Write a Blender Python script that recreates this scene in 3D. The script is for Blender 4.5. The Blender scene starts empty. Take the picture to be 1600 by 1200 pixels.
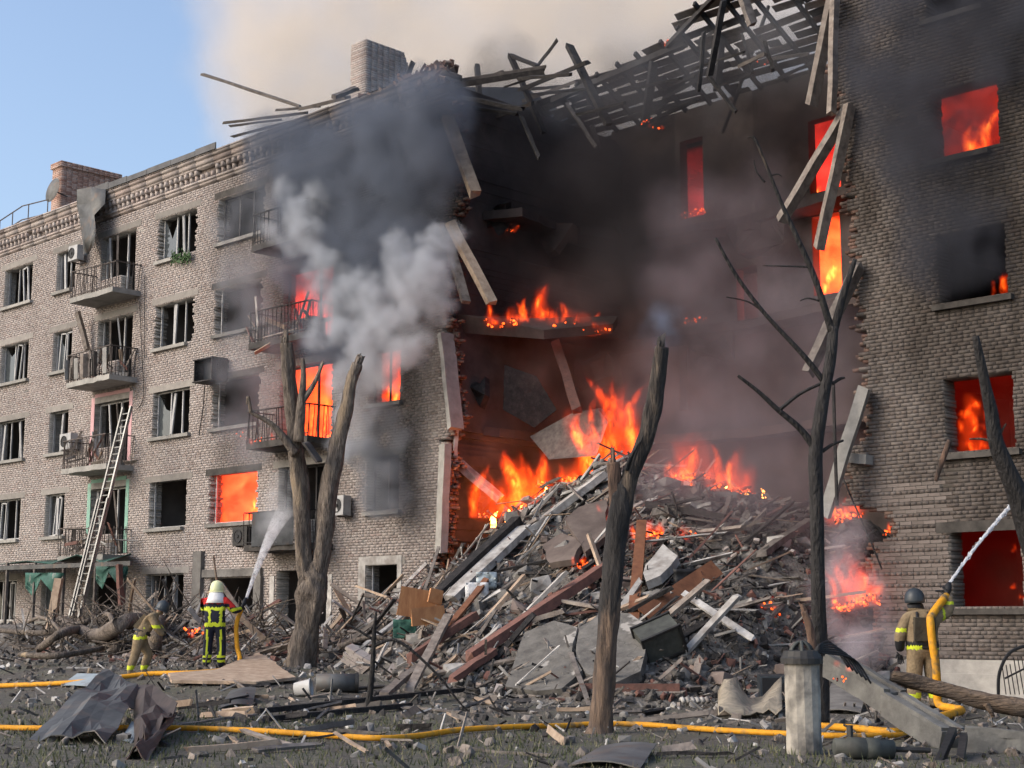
import bpy, math, random
import numpy as np
from mathutils import Vector, Matrix, noise as mnoise
rnd = random.Random(7)
nrg = np.random.default_rng(11)
scn = bpy.context.scene
COL = scn.collection
# ------------------------------------------------------------------ camera
F, HZ, ANG, DIST, EYE = 2340.0, 970.0, math.radians(45.7), 27.0, 1.45      # focal length and horizon row in photo pixels
TH = math.atan((HZ - 600) / F)
hd = Vector((-math.cos(ANG), math.sin(ANG), 0)); rt = Vector((math.sin(ANG), math.cos(ANG), 0)); up = Vector((0, 0, 1))
fw = hd * math.cos(TH) + up * math.sin(TH); cu = up * math.cos(TH) - hd * math.sin(TH)
CAM = Vector((28.729, -DIST, EYE))
cam = bpy.data.cameras.new('camera'); cam.sensor_width = 36; cam.lens = 36 * F / 1600; cam.clip_end = 3000
cob = bpy.data.objects.new('camera', cam); COL.objects.link(cob)
cob.matrix_world = Matrix(((rt.x, cu.x, -fw.x, CAM.x), (rt.y, cu.y, -fw.y, CAM.y), (rt.z, cu.z, -fw.z, CAM.z), (0, 0, 0, 1)))
scn.camera = cob
# ------------------------------------------------------------------ light
SUN_EL, SUN_AZ = math.radians(32), math.radians(205)      # azimuth measured from +Y clockwise
world = bpy.data.worlds.new('World'); scn.world = world; world.use_nodes = True
wn = world.node_tree
sky = wn.nodes.new('ShaderNodeTexSky'); sky.sky_type = 'NISHITA'; sky.sun_disc = False
sky.sun_elevation = SUN_EL; sky.sun_rotation = SUN_AZ; sky.air_density = 1.0; sky.dust_density = 3.8; sky.ozone_density = 1.6
wn.links.new(sky.outputs[0], wn.nodes['Background'].inputs[0]); wn.nodes['Background'].inputs[1].default_value = 0.15
sun = bpy.data.lights.new('sun', 'SUN'); sun.energy = 0.5; sun.angle = math.radians(35); sun.color = (1.0, 0.97, 0.93)
sob = bpy.data.objects.new('sun', sun); COL.objects.link(sob)
sdir = Vector((math.sin(SUN_AZ) * math.cos(SUN_EL), math.cos(SUN_AZ) * math.cos(SUN_EL), math.sin(SUN_EL)))
sob.rotation_euler = sdir.to_track_quat('Z', 'Y').to_euler()
vs = scn.view_settings; vs.view_transform = 'Standard'; vs.look = 'None'; vs.gamma = 1; vs.exposure = 0.88; vs.use_curve_mapping = False
cy = scn.cycles; cy.volume_bounces = 2; cy.max_bounces = 8; cy.diffuse_bounces = 3; cy.transparent_max_bounces = 24
cy.use_denoising = True; cy.sample_clamp_indirect = 4.0; cy.volume_max_steps = 256
# ------------------------------------------------------------------ pixel -> place helpers (photo pixels, 1600 x 1200)
def ray(px, py): return fw + rt * ((px - 800) / F) + cu * ((600 - py) / F)
def P(px, py, Y=0.0):                       # on a plane parallel to the facade
    d = ray(px, py); return CAM + d * ((Y - CAM.y) / d.y)
def PX(px, py, X=0.0):                      # on a plane x = X (a cross wall)
    d = ray(px, py); return CAM + d * ((X - CAM.x) / d.x)
def DP(px, py, dep): return CAM + ray(px, py) * dep
def lerp(a, b, t): return a + (b - a) * t
def sstep(a, b, x):
    t = min(1, max(0, (x - a) / (b - a))); return t * t * (3 - 2 * t)
def interp(tab, x):
    if x <= tab[0][0]: return tab[0][1]
    for (a, va), (b, vb) in zip(tab, tab[1:]):
        if x <= b: return va + (vb - va) * (x - a) / (b - a)
    return tab[-1][1]
HS = [(-6, 0), (-4, .12), (-3, .5), (-2, 1.25), (0, 2.5), (1, 3.0), (2.5, 3.9), (4.5, 4.75), (5.5, 4.9), (7, 4.5), (9, 4.0), (10.5, 3.6), (11.6, 2.7), (12.4, 1.1), (13.3, .3), (14.5, 0)]
TOE = [(-6, -1.2), (-3, -2.6), (0, -4.0), (4, -6.3), (8, -7.4), (11, -7.2), (13, -5.8), (14.5, -3.5)]
def ground_z(x, y):
    g = .45 * sstep(9, 2, x) * sstep(-13, -8.5, y)
    g += .012 * mnoise.noise((x * 1.7, y * 1.7, 0)) + .03 * mnoise.noise((x * .5, y * .5, 4))
    return g
def height(x, y):
    g = ground_z(x, y)
    H = interp(HS, x); yt = interp(TOE, x)
    t = min(1, max(0, (y - yt) / (.8 - yt)))
    pile = H * (t ** 1.05)
    if y > 3: pile *= lerp(1, .8, sstep(3, 7, y))
    if x < -.2 and y > -.05: pile = 0
    berm = 1.0 * math.exp(-((y + 5.6) / 1.5) ** 2) * sstep(2.2, -1.5, x) * (.8 + .35 * mnoise.noise((x * .6, y * .6, 9)))
    berm += .5 * math.exp(-((y + 1.5) / 1.4) ** 2) * sstep(2.2, -1.5, x) if y < 0 else 0
    n = mnoise.fractal((x * .9, y * .9, 2.0), 1.0, 2.0, 4)
    return g + pile + berm + n * min(.35, .12 * pile + .1 * berm + .012)
def S(px, py, lift=0.0):                    # where the photo ray meets the heap or the ground
    d = ray(px, py); t = 10.0
    while t < 70:
        p = CAM + d * t
        if p.z <= height(p.x, p.y): break
        t += .08
    p = CAM + d * t; p.z = height(p.x, p.y) + lift
    return p
# ------------------------------------------------------------------ mesh builder
class MB:
    def __init__(s): s.v = []; s.f = []; s.m = []; s.a = {}
    def add(s, vs, fs, mi=0):
        o = len(s.v); s.v += [tuple(v) for v in vs]; s.f += [tuple(o + i for i in f) for f in fs]; s.m += [mi] * len(fs); return s
    def box(s, c, size, rot=None, mi=0, jit=0):
        hx, hy, hz = [k / 2 for k in size]; c = Vector(c)
        vs = [Vector((x, y, z)) for x in (-hx, hx) for y in (-hy, hy) for z in (-hz, hz)]
        if jit: vs = [v + Vector((rnd.uniform(-jit, jit), rnd.uniform(-jit, jit), rnd.uniform(-jit, jit))) for v in vs]
        if rot is not None: vs = [rot @ v for v in vs]
        return s.add([c + v for v in vs], [(0, 1, 3, 2), (4, 6, 7, 5), (0, 4, 5, 1), (2, 3, 7, 6), (0, 2, 6, 4), (1, 5, 7, 3)], mi)
    def bb(s, a, b, mi=0):                   # box from corner a to corner b
        return s.box([(p + q) / 2 for p, q in zip(a, b)], [abs(q - p) for p, q in zip(a, b)], None, mi)
    def beam(s, p, q, w, h, roll=0, mi=0, rag=0, segs=1):
        p, q = Vector(p), Vector(q); d = (q - p); L = d.length; d.normalize()
        u = d.cross(up); u = Vector((1, 0, 0)) if u.length < 1e-3 else u.normalized(); n = u.cross(d)
        R = Matrix.Rotation(roll, 3, d); u, n = R @ u, R @ n; vs = []
        for k in range(segs + 1):
            t = k / segs; c = p.lerp(q, t)
            if 0 < k < segs: c = c + u * rnd.uniform(-rag, rag) * .4 + n * rnd.uniform(-rag, rag) * .4
            for a, b in ((-1, -1), (1, -1), (1, 1), (-1, 1)):
                e = d * (rnd.uniform(-rag, rag) * 2.2 if k in (0, segs) else 0)
                vs.append(c + u * (a * w / 2 + rnd.uniform(-rag, rag) * .25) + n * (b * h / 2 + rnd.uniform(-rag, rag) * .25) + e)
        fs = [(0, 3, 2, 1), tuple(4 * segs + i for i in range(4))]
        for k in range(segs):
            for i in range(4):
                a, b = 4 * k + i, 4 * k + (i + 1) % 4; fs.append((a, b, b + 4, a + 4))
        return s.add(vs, fs, mi)
    def tube(s, pts, rad, n=8, mi=0, cap=True, rough=0, flat=1.0):
        pts = [Vector(p) for p in pts]; m = len(pts); vs = []
        rad = rad if isinstance(rad, (list, tuple)) else [rad] * m
        d0 = (pts[1] - pts[0]).normalized(); u = d0.cross(Vector((0, 0, 1)) if abs(d0.z) < .9 else Vector((1, 0, 0))).normalized()
        for i, p in enumerate(pts):
            d = (pts[min(i + 1, m - 1)] - pts[max(i - 1, 0)]).normalized()
            u = (u - d * u.dot(d)).normalized(); w = d.cross(u)
            for k in range(n):
                a = 2 * math.pi * k / n; r = rad[i]
                if rough: r *= 1 + rough * mnoise.noise((math.cos(a) * 1.3 + i * .13, math.sin(a) * 1.3, p.z * 1.1 + p.x)) + rough * .6 * mnoise.noise((math.cos(a) * 4, math.sin(a) * 4, p.z * .8)) + rough * .45 * mnoise.noise((math.cos(a) * 9, math.sin(a) * 9, p.z * 2.2))
                vs.append(p + u * math.cos(a) * r + w * math.sin(a) * r * flat)
        fs = [(i * n + k, i * n + (k + 1) % n, (i + 1) * n + (k + 1) % n, (i + 1) * n + k) for i in range(m - 1) for k in range(n)]
        if cap: fs += [tuple(reversed(range(n))), tuple((m - 1) * n + k for k in range(n))]
        return s.add(vs, fs, mi)
    def lathe(s, prof, n=16, c=(0, 0, 0), mi=0, rot=None):
        c = Vector(c); vs = []
        for r, z in prof:
            for k in range(n):
                v = Vector((r * math.cos(2 * math.pi * k / n), r * math.sin(2 * math.pi * k / n), z)); vs.append(c + (rot @ v if rot else v))
        m = len(prof); fs = [(i * n + k, i * n + (k + 1) % n, (i + 1) * n + (k + 1) % n, (i + 1) * n + k) for i in range(m - 1) for k in range(n)]
        fs += [tuple(reversed(range(n))), tuple((m - 1) * n + k for k in range(n))]
        return s.add(vs, fs, mi)
    def sheet(s, grid, thick=.01, mi=0):     # grid[i][j] of points -> thick bent sheet
        a, b = len(grid), len(grid[0]); vs = [Vector(p) for r in grid for p in r]; nn = []
        for i in range(a):
            for j in range(b):
                e = vs[min(i + 1, a - 1) * b + j] - vs[max(i - 1, 0) * b + j]; g = vs[i * b + min(j + 1, b - 1)] - vs[i * b + max(j - 1, 0)]
                nn.append(e.cross(g).normalized() * thick)
        o = a * b; vs2 = vs + [v - n for v, n in zip(vs, nn)]; fs = []
        for i in range(a - 1):
            for j in range(b - 1):
                q = (i * b + j, (i + 1) * b + j, (i + 1) * b + j + 1, i * b + j + 1); fs += [q, tuple(o + k for k in reversed(q))]
        ring = [j for j in range(b)] + [i * b + b - 1 for i in range(1, a)] + [(a - 1) * b + j for j in range(b - 2, -1, -1)] + [i * b for i in range(a - 2, 0, -1)]
        for k in range(len(ring)):
            p, q = ring[k], ring[(k + 1) % len(ring)]; fs.append((p, q, o + q, o + p))
        return s.add(vs2, fs, mi)
    def prism(s, poly, depth_vec, mi=0):     # closed outline extruded along a vector
        n = len(poly); d = Vector(depth_vec); vs = [Vector(p) for p in poly]; vs += [v + d for v in vs]
        return s.add(vs, [tuple(range(n)), tuple(reversed(range(n, 2 * n)))] + [(i, i + n, (i + 1) % n + n, (i + 1) % n) for i in range(n)], mi)
    def rock(s, c, size, mi=0, rot=None):
        o = [(-1, -1, -1), (1, -1, -1), (1, 1, -1), (-1, 1, -1), (-1, -1, 1), (1, -1, 1), (1, 1, 1), (-1, 1, 1), (0, 0, 1.25), (0, 0, -1.2), (1.2, 0, 0), (-1.2, 0, 0), (0, 1.2, 0), (0, -1.2, 0)]
        R = rot or rrot(); c = Vector(c)
        vs = [c + R @ Vector([k * sz / 2 * rnd.uniform(.62, 1.05) for k, sz in zip(p, size)]) for p in o]
        fs = []
        for cen, ring in ((8, (4, 5, 6, 7)), (9, (3, 2, 1, 0)), (10, (1, 2, 6, 5)), (11, (3, 0, 4, 7)), (12, (2, 3, 7, 6)), (13, (0, 1, 5, 4))):
            fs += [(ring[i], ring[(i + 1) % 4], cen) for i in range(4)]
        return s.add(vs, fs, mi)
    def mesh(s, name, mats, smooth=False):
        me = bpy.data.meshes.new(name); me.from_pydata(s.v, [], s.f)
        for m in (mats if isinstance(mats, (list, tuple)) else [mats]): me.materials.append(m)
        if len(me.materials) > 1: me.polygons.foreach_set('material_index', s.m)
        if smooth: me.polygons.foreach_set('use_smooth', [True] * len(me.polygons))
        for k, vals in s.a.items():
            at = me.attributes.new(k, 'FLOAT', 'POINT'); at.data.foreach_set('value', vals)
        me.update(); return me
    def obj(s, name, mats, parent=None, smooth=False): return link(name, s.mesh(name, mats, smooth), parent)
def rrot(): return Matrix.Rotation(rnd.uniform(0, 6.28), 3, 'Z') @ Matrix.Rotation(rnd.uniform(0, 6.28), 3, 'X') @ Matrix.Rotation(rnd.uniform(0, 6.28), 3, 'Y')
def link(name, data, parent=None):
    o = bpy.data.objects.new(name, data); COL.objects.link(o)
    if parent is not None: o.parent = parent
    return o
def tag(o, label=None, cat=None, group=None, kind=None):
    if label: o['label'] = label
    if cat: o['category'] = cat
    if group: o['group'] = group
    if kind: o['kind'] = kind
    return o
def thing(name, label, cat, group=None, loc=(0, 0, 0), rz=0):
    o = bpy.data.objects.new(name, None); o.empty_display_size = .2; COL.objects.link(o); o.location = loc; o.rotation_euler = (0, 0, rz)
    return tag(o, label, cat, group)
# ------------------------------------------------------------------ materials
def L3(*c): return (*c, 1)
def newmat(name):
    m = bpy.data.materials.new(name); m.use_nodes = True; nt = m.node_tree
    return m, nt, nt.nodes, nt.links, nt.nodes['Principled BSDF']
def M(name, c1, c2=None, scale=6, rough=.85, bump=.3, detail=6, metal=0, stretch=(1, 1, 1), c3=None, spec=.3, bscale=None, trans=0, dirt=None):
    m, nt, N, Lk, b = newmat(name); c2 = c2 or tuple(k * .65 for k in c1)
    tc = N.new('ShaderNodeTexCoord'); mp = N.new('ShaderNodeMapping'); mp.inputs['Scale'].default_value = stretch; Lk.new(tc.outputs['Object'], mp.inputs[0])
    oi = N.new('ShaderNodeObjectInfo'); ad = N.new('ShaderNodeVectorMath'); ad.operation = 'ADD'
    ml = N.new('ShaderNodeVectorMath'); ml.operation = 'SCALE'; ml.inputs[0].default_value = (37, 19, 53); Lk.new(oi.outputs['Random'], ml.inputs[3]); Lk.new(mp.outputs[0], ad.inputs[0]); Lk.new(ml.outputs[0], ad.inputs[1])
    nz = N.new('ShaderNodeTexNoise'); nz.inputs['Scale'].default_value = scale; nz.inputs['Detail'].default_value = detail; nz.inputs['Roughness'].default_value = .65; Lk.new(ad.outputs[0], nz.inputs['Vector'])
    rp = N.new('ShaderNodeValToRGB'); e = rp.color_ramp.elements; e[0].position = .32; e[1].position = .68; e[0].color = L3(*c2); e[1].color = L3(*c1); Lk.new(nz.outputs['Fac'], rp.inputs[0])
    if c3: k = e.new(.5); k.color = L3(*c3)
    hs = N.new('ShaderNodeHueSaturation'); mr = N.new('ShaderNodeMapRange'); mr.inputs['To Min'].default_value = .75; mr.inputs['To Max'].default_value = 1.2; Lk.new(oi.outputs['Random'], mr.inputs[0]); Lk.new(mr.outputs[0], hs.inputs['Value']); Lk.new(rp.outputs[0], hs.inputs['Color'])
    outc = hs.outputs[0]
    if dirt:
        n2 = N.new('ShaderNodeTexNoise'); n2.inputs['Scale'].default_value = dirt[1]; n2.inputs['Detail'].default_value = 5; Lk.new(ad.outputs[0], n2.inputs['Vector'])
        m2 = N.new('ShaderNodeMapRange'); m2.inputs['From Min'].default_value = dirt[2]; m2.inputs['From Max'].default_value = dirt[2] + .15; Lk.new(n2.outputs['Fac'], m2.inputs[0])
        mx = N.new('ShaderNodeMix'); mx.data_type = 'RGBA'; mx.inputs['B'].default_value = L3(*dirt[0]); Lk.new(m2.outputs[0], mx.inputs['Factor']); Lk.new(outc, mx.inputs['A']); outc = mx.outputs['Result']
    Lk.new(outc, b.inputs['Base Color']); b.inputs['Roughness'].default_value = rough; b.inputs['Metallic'].default_value = metal; b.inputs['Specular IOR Level'].default_value = spec
    if bump:
        nb = N.new('ShaderNodeTexNoise'); nb.inputs['Scale'].default_value = bscale or scale * 3; nb.inputs['Detail'].default_value = 5; Lk.new(ad.outputs[0], nb.inputs['Vector'])
        bp = N.new('ShaderNodeBump'); bp.inputs['Strength'].default_value = bump; bp.inputs['Distance'].default_value = .06 if bump >= 1 else .03; Lk.new(nb.outputs['Fac'], bp.inputs['Height']); Lk.new(bp.outputs[0], b.inputs['Normal'])
    return m
def brick_mat(name, ramp):
    m, nt, N, Lk, b = newmat(name)
    at = N.new('ShaderNodeAttribute'); at.attribute_name = 'tone'; so = N.new('ShaderNodeAttribute'); so.attribute_name = 'soot'
    rp = N.new('ShaderNodeValToRGB'); rp.color_ramp.interpolation = 'LINEAR'; els = rp.color_ramp.elements
    els[0].color = L3(*ramp[0]); els[0].position = 0; els[1].color = L3(*ramp[-1]); els[1].position = 1
    for i, c in enumerate(ramp[1:-1]): k = els.new((i + 1) / (len(ramp) - 1)); k.color = L3(*c)
    Lk.new(at.outputs['Fac'], rp.inputs[0])
    tc = N.new('ShaderNodeTexCoord'); nz = N.new('ShaderNodeTexNoise'); nz.inputs['Scale'].default_value = 9; nz.inputs['Detail'].default_value = 8; nz.inputs['Roughness'].default_value = .7; Lk.new(tc.outputs['Object'], nz.inputs['Vector'])
    mr = N.new('ShaderNodeMapRange'); mr.inputs['From Min'].default_value = .3; mr.inputs['From Max'].default_value = .7; mr.inputs['To Min'].default_value = .84; mr.inputs['To Max'].default_value = 1.14; Lk.new(nz.outputs['Fac'], mr.inputs[0])
    hs = N.new('ShaderNodeHueSaturation'); Lk.new(rp.outputs[0], hs.inputs['Color']); Lk.new(mr.outputs[0], hs.inputs['Value'])
    mps = N.new('ShaderNodeMapping'); mps.inputs['Scale'].default_value = (1, 1, .4); Lk.new(tc.outputs['Object'], mps.inputs[0]); n2 = N.new('ShaderNodeTexNoise'); n2.inputs['Scale'].default_value = 1.2; n2.inputs['Detail'].default_value = 7; n2.inputs['Roughness'].default_value = .65; Lk.new(mps.outputs[0], n2.inputs['Vector'])
    ma = N.new('ShaderNodeMath'); ma.operation = 'MULTIPLY_ADD'; ma.inputs[1].default_value = .7; ma.inputs[2].default_value = -.35; Lk.new(n2.outputs['Fac'], ma.inputs[0])
    ad = N.new('ShaderNodeMath'); ad.operation = 'ADD'; ad.use_clamp = True; Lk.new(so.outputs['Fac'], ad.inputs[0]); Lk.new(ma.outputs[0], ad.inputs[1])
    mu = N.new('ShaderNodeMath'); mu.operation = 'MULTIPLY'; mu.inputs[1].default_value = .93; Lk.new(ad.outputs[0], mu.inputs[0])
    mx = N.new('ShaderNodeMix'); mx.data_type = 'RGBA'; mx.inputs['B'].default_value = L3(.030, .024, .020); Lk.new(mu.outputs[0], mx.inputs['Factor']); Lk.new(hs.outputs[0], mx.inputs['A']); Lk.new(mx.outputs['Result'], b.inputs['Base Color'])
    b.inputs['Roughness'].default_value = .92; b.inputs['Specular IOR Level'].default_value = .2
    bp = N.new('ShaderNodeBump'); bp.inputs['Strength'].default_value = .5; bp.inputs['Distance'].default_value = .02
    n3 = N.new('ShaderNodeTexNoise'); n3.inputs['Scale'].default_value = 40; n3.inputs['Detail'].default_value = 4; Lk.new(tc.outputs['Object'], n3.inputs['Vector']); Lk.new(n3.outputs['Fac'], bp.inputs['Height']); Lk.new(bp.outputs[0], b.inputs['Normal'])
    return m
def emis(name, col, strength, noise_scale=None):
    m, nt, N, Lk, b = newmat(name); b.inputs['Base Color'].default_value = L3(.02, .01, .01); b.inputs['Emission Color'].default_value = L3(*col); b.inputs['Emission Strength'].default_value = strength
    if noise_scale:
        tc = N.new('ShaderNodeTexCoord'); nz = N.new('ShaderNodeTexNoise'); nz.inputs['Scale'].default_value = noise_scale; nz.inputs['Detail'].default_value = 4; Lk.new(tc.outputs['Object'], nz.inputs['Vector'])
        mr = N.new('ShaderNodeMapRange'); mr.inputs['From Min'].default_value = .42; mr.inputs['From Max'].default_value = .7; mr.inputs['To Max'].default_value = strength * 1.6; Lk.new(nz.outputs['Fac'], mr.inputs[0]); Lk.new(mr.outputs[0], b.inputs['Emission Strength'])
    return m
MT = {}
MT['brick'] = brick_mat('tan_brick', [(.28, .23, .21), (.322, .277, .255), (.356, .312, .29), (.39, .348, .326), (.35, .285, .26)])
MT['redbrick'] = brick_mat('red_brick', [(.13, .07, .055), (.20, .115, .09), (.24, .16, .13), (.27, .20, .165)])
MT['mortar'] = brick_mat('mortar', [(.27, .255, .235), (.35, .33, .305)])
MT['concrete'] = M('concrete', (.34, .325, .30), (.22, .21, .195), 3, .9, .4, c3=(.28, .27, .25))
MT['dustcon'] = M('dusty_concrete', (.235, .225, .212), (.115, .109, .103), 2.5, .95, .6, c3=(.17, .162, .152))
MT['lintel'] = M('lintel_concrete', (.285, .265, .24), (.20, .185, .17), 4, .9, .3)
MT['sootcon'] = M('sooty_concrete', (.085, .077, .07), (.032, .03, .028), 3, .95, .4)
MT['plaster'] = M('plaster', (.22, .178, .155), (.10, .078, .07), 1.2, .95, .4, c3=(.155, .122, .108))
MT['inner'] = M('sooty_plaster', (.10, .075, .07), (.04, .032, .03), 1.0, .95, .5, c3=(.07, .055, .05))
MT['room'] = M('room_wall', (.22, .20, .19), (.12, .11, .105), .8, .95, .1)
MT['white'] = M('white_plaster', (.50, .485, .46), (.25, .235, .22), 4, .8, .3, dirt=((.2, .18, .165), 2.5, .52))
MT['pvc'] = M('white_plastic', (.46, .46, .46), (.28, .275, .27), 3, .45, 0)
MT['wood'] = M('grey_wood', (.26, .235, .208), (.105, .092, .082), 5, .85, .5, stretch=(1, 1, 1), c3=(.21, .175, .15))
MT['wood2'] = M('pale_wood', (.40, .31, .23), (.22, .155, .11), 5, .8, .4)
MT['brownwood'] = M('brown_wood', (.24, .105, .055), (.13, .055, .03), 4, .6, .3)
MT['orangewood'] = M('orange_veneer', (.50, .25, .11), (.34, .15, .065), 3, .5, .15, stretch=(8, 1, 1))
MT['char'] = M('charred_wood', (.045, .04, .038), (.012, .011, .011), 7, .8, .8, c3=(.022, .02, .02))
MT['dimwood'] = M('smoked_wood', (.17, .15, .135), (.07, .06, .055), 5, .85, .5)
MT['redbeam'] = M('red_beam', (.20, .095, .075), (.11, .06, .05), 5, .8, .5)
MT['metal'] = M('grey_sheet_metal', (.15, .152, .15), (.075, .075, .075), 2.5, .62, .15, metal=.5, dirt=((.15, .12, .10), 3, .55))
MT['bluemetal'] = M('pale_sheet_metal', (.34, .39, .41), (.24, .28, .30), 2.5, .5, .15, metal=.3, dirt=((.2, .17, .15), 3, .6))
MT['brownmetal'] = M('brown_metal', (.085, .06, .05), (.04, .03, .026), 3, .65, .2, metal=.3)
MT['darkmetal'] = M('dark_metal', (.045, .043, .042), (.02, .02, .02), 4, .55, .2, metal=.3)
MT['railing'] = M('rusty_rail', (.11, .09, .08), (.05, .04, .035), 8, .7, .2)
MT['roof'] = M('roof_sheet', (.10, .10, .105), (.05, .05, .052), 2, .6, .2)
MT['alu'] = M('ladder_alloy', (.26, .26, .255), (.17, .17, .165), 4, .45, .1, metal=.5)
MT['hose'] = M('yellow_hose', (.68, .32, .015), (.46, .20, .012), 5, .7, .35, dirt=((.17, .12, .06), 5, .54))
MT['bark'] = M('bark', (.25, .21, .175), (.065, .052, .044), 4.5, .95, 1.0, stretch=(3, 3, .7), c3=(.15, .125, .105), bscale=11, dirt=((.42, .32, .21), .5, .60))
MT['heartwood'] = M('bare_wood', (.42, .31, .20), (.24, .17, .11), 5, .8, .5, stretch=(3, 3, .5))
MT['burnbark'] = M('burnt_bark', (.04, .037, .036), (.014, .013, .014), 6, .75, 1.0, stretch=(2, 2, .6), bscale=12, dirt=((.16, .115, .08), .5, .64))
MT['brownbark'] = M('scorched_bark', (.17, .105, .075), (.035, .028, .025), 3.5, .9, .9, stretch=(3, 3, .6), bscale=10)
def scorch_mat():
    m, nt, N, Lk, b = newmat('scorched_trunk'); tc = N.new('ShaderNodeTexCoord'); sp = N.new('ShaderNodeSeparateXYZ'); Lk.new(tc.outputs['Object'], sp.inputs[0]); mp = N.new('ShaderNodeMapping'); mp.inputs['Scale'].default_value = (3, 3, .6); Lk.new(tc.outputs['Object'], mp.inputs[0])
    def nz(s, d=6): n = N.new('ShaderNodeTexNoise'); n.inputs['Scale'].default_value = s; n.inputs['Detail'].default_value = d; n.inputs['Roughness'].default_value = .65; Lk.new(mp.outputs[0], n.inputs['Vector']); return n
    a, c, e_ = nz(1.1), nz(3.5), nz(10, 5)
    ad = N.new('ShaderNodeMath'); ad.operation = 'MULTIPLY_ADD'; ad.inputs[1].default_value = 5.0; Lk.new(a.outputs['Fac'], ad.inputs[0]); Lk.new(sp.outputs['Z'], ad.inputs[2])
    mr = N.new('ShaderNodeMapRange'); mr.inputs['From Min'].default_value = 3.5; mr.inputs['From Max'].default_value = 4.0; Lk.new(ad.outputs[0], mr.inputs[0])
    r1 = N.new('ShaderNodeValToRGB'); q = r1.color_ramp.elements; q[0].position = .35; q[0].color = L3(.06, .045, .038); q[1].position = .7; q[1].color = L3(.22, .15, .105); Lk.new(c.outputs['Fac'], r1.inputs[0])
    r2 = N.new('ShaderNodeValToRGB'); q = r2.color_ramp.elements; q[0].position = .35; q[0].color = L3(.012, .011, .012); q[1].position = .7; q[1].color = L3(.045, .041, .04); Lk.new(c.outputs['Fac'], r2.inputs[0])
    mx = N.new('ShaderNodeMix'); mx.data_type = 'RGBA'; Lk.new(mr.outputs[0], mx.inputs['Factor']); Lk.new(r1.outputs[0], mx.inputs['A']); Lk.new(r2.outputs[0], mx.inputs['B']); Lk.new(mx.outputs['Result'], b.inputs['Base Color']); b.inputs['Roughness'].default_value = .85
    bp = N.new('ShaderNodeBump'); bp.inputs['Strength'].default_value = 1.0; bp.inputs['Distance'].default_value = .05; Lk.new(e_.outputs['Fac'], bp.inputs['Height']); Lk.new(bp.outputs[0], b.inputs['Normal']); return m
MT['scorch'] = scorch_mat()
def crack_mat():
    m = M('cracked_concrete', (.16, .152, .14), (.075, .07, .066), 3, .95, .8, c3=(.12, .114, .105)); nt = m.node_tree; N, Lk = nt.nodes, nt.links; b = N['Principled BSDF']; src = b.inputs['Base Color'].links[0].from_socket
    tc = N.new('ShaderNodeTexCoord'); nz = N.new('ShaderNodeTexNoise'); nz.inputs['Scale'].default_value = 2; Lk.new(tc.outputs['Object'], nz.inputs['Vector']); ml = N.new('ShaderNodeVectorMath'); ml.operation = 'MULTIPLY_ADD'; ml.inputs[1].default_value = (.5, .5, .5); Lk.new(nz.outputs['Color'], ml.inputs[0]); Lk.new(tc.outputs['Object'], ml.inputs[2])
    vo = N.new('ShaderNodeTexVoronoi'); vo.feature = 'DISTANCE_TO_EDGE'; vo.inputs['Scale'].default_value = .75; Lk.new(ml.outputs[0], vo.inputs['Vector']); mr = N.new('ShaderNodeMapRange'); mr.inputs['From Max'].default_value = .008; Lk.new(vo.outputs['Distance'], mr.inputs[0])
    mx = N.new('ShaderNodeMix'); mx.data_type = 'RGBA'; mx.inputs['A'].default_value = L3(.085, .08, .074); Lk.new(mr.outputs[0], mx.inputs['Factor']); Lk.new(src, mx.inputs['B'])
    n2 = N.new('ShaderNodeTexNoise'); n2.inputs['Scale'].default_value = 1.4; n2.inputs['Detail'].default_value = 8; Lk.new(tc.outputs['Object'], n2.inputs['Vector']); m2 = N.new('ShaderNodeMapRange'); m2.inputs['From Min'].default_value = .61; m2.inputs['From Max'].default_value = .64; Lk.new(n2.outputs['Fac'], m2.inputs[0])
    m3 = N.new('ShaderNodeMix'); m3.data_type = 'RGBA'; m3.inputs['B'].default_value = L3(.30, .285, .265); Lk.new(m2.outputs[0], m3.inputs['Factor']); Lk.new(mx.outputs['Result'], m3.inputs['A']); Lk.new(m3.outputs['Result'], b.inputs['Base Color']); return m
MT['crackcon'] = crack_mat()
MT['logwood'] = M('split_log', (.24, .17, .115), (.07, .05, .038), 4, .9, 1.0, stretch=(1.2, 1.2, 5), bscale=9, dirt=((.025, .022, .02), .8, .47))
MT['scorch2'] = M('singed_bark', (.15, .115, .085), (.02, .018, .017), 3, .85, 1.0, stretch=(3, 3, .5), bscale=11, c3=(.045, .038, .034))
MT['glass'] = M('window_glass', (.05, .06, .065), (.04, .045, .05), 3, .08, 0, spec=.6)
MT['black'] = M('black_rubber', (.018, .019, .022), (.01, .01, .012), 8, .6, .2)
MT['navy'] = M('navy_cloth', (.018, .021, .04), (.01, .012, .022), 12, .85, .4)
MT['tan'] = M('tan_turnout', (.27, .205, .125), (.17, .125, .075), 9, .9, .6)
MT['hivis'] = M('hi_vis_yellow', (.62, .72, .03), (.50, .58, .03), 9, .6, .1)
MT['red'] = M('red_cloth', (.62, .03, .025), (.45, .02, .02), 9, .85, .3)
MT['helmety'] = M('pale_helmet', (.72, .75, .45), (.62, .64, .38), 4, .35, 0)
MT['helmetd'] = M('dark_helmet', (.05, .06, .07), (.03, .037, .045), 5, .4, .1)
MT['cloth'] = M('white_cloth', (.72, .72, .72), (.55, .55, .56), 6, .9, .3)
MT['skin'] = M('skin', (.42, .24, .17), (.36, .2, .14), 6, .6, 0)
MT['green'] = M('green_tarp', (.04, .13, .10), (.02, .06, .05), 3, .7, .3, dirt=((.25, .25, .23), 4, .58))
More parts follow.
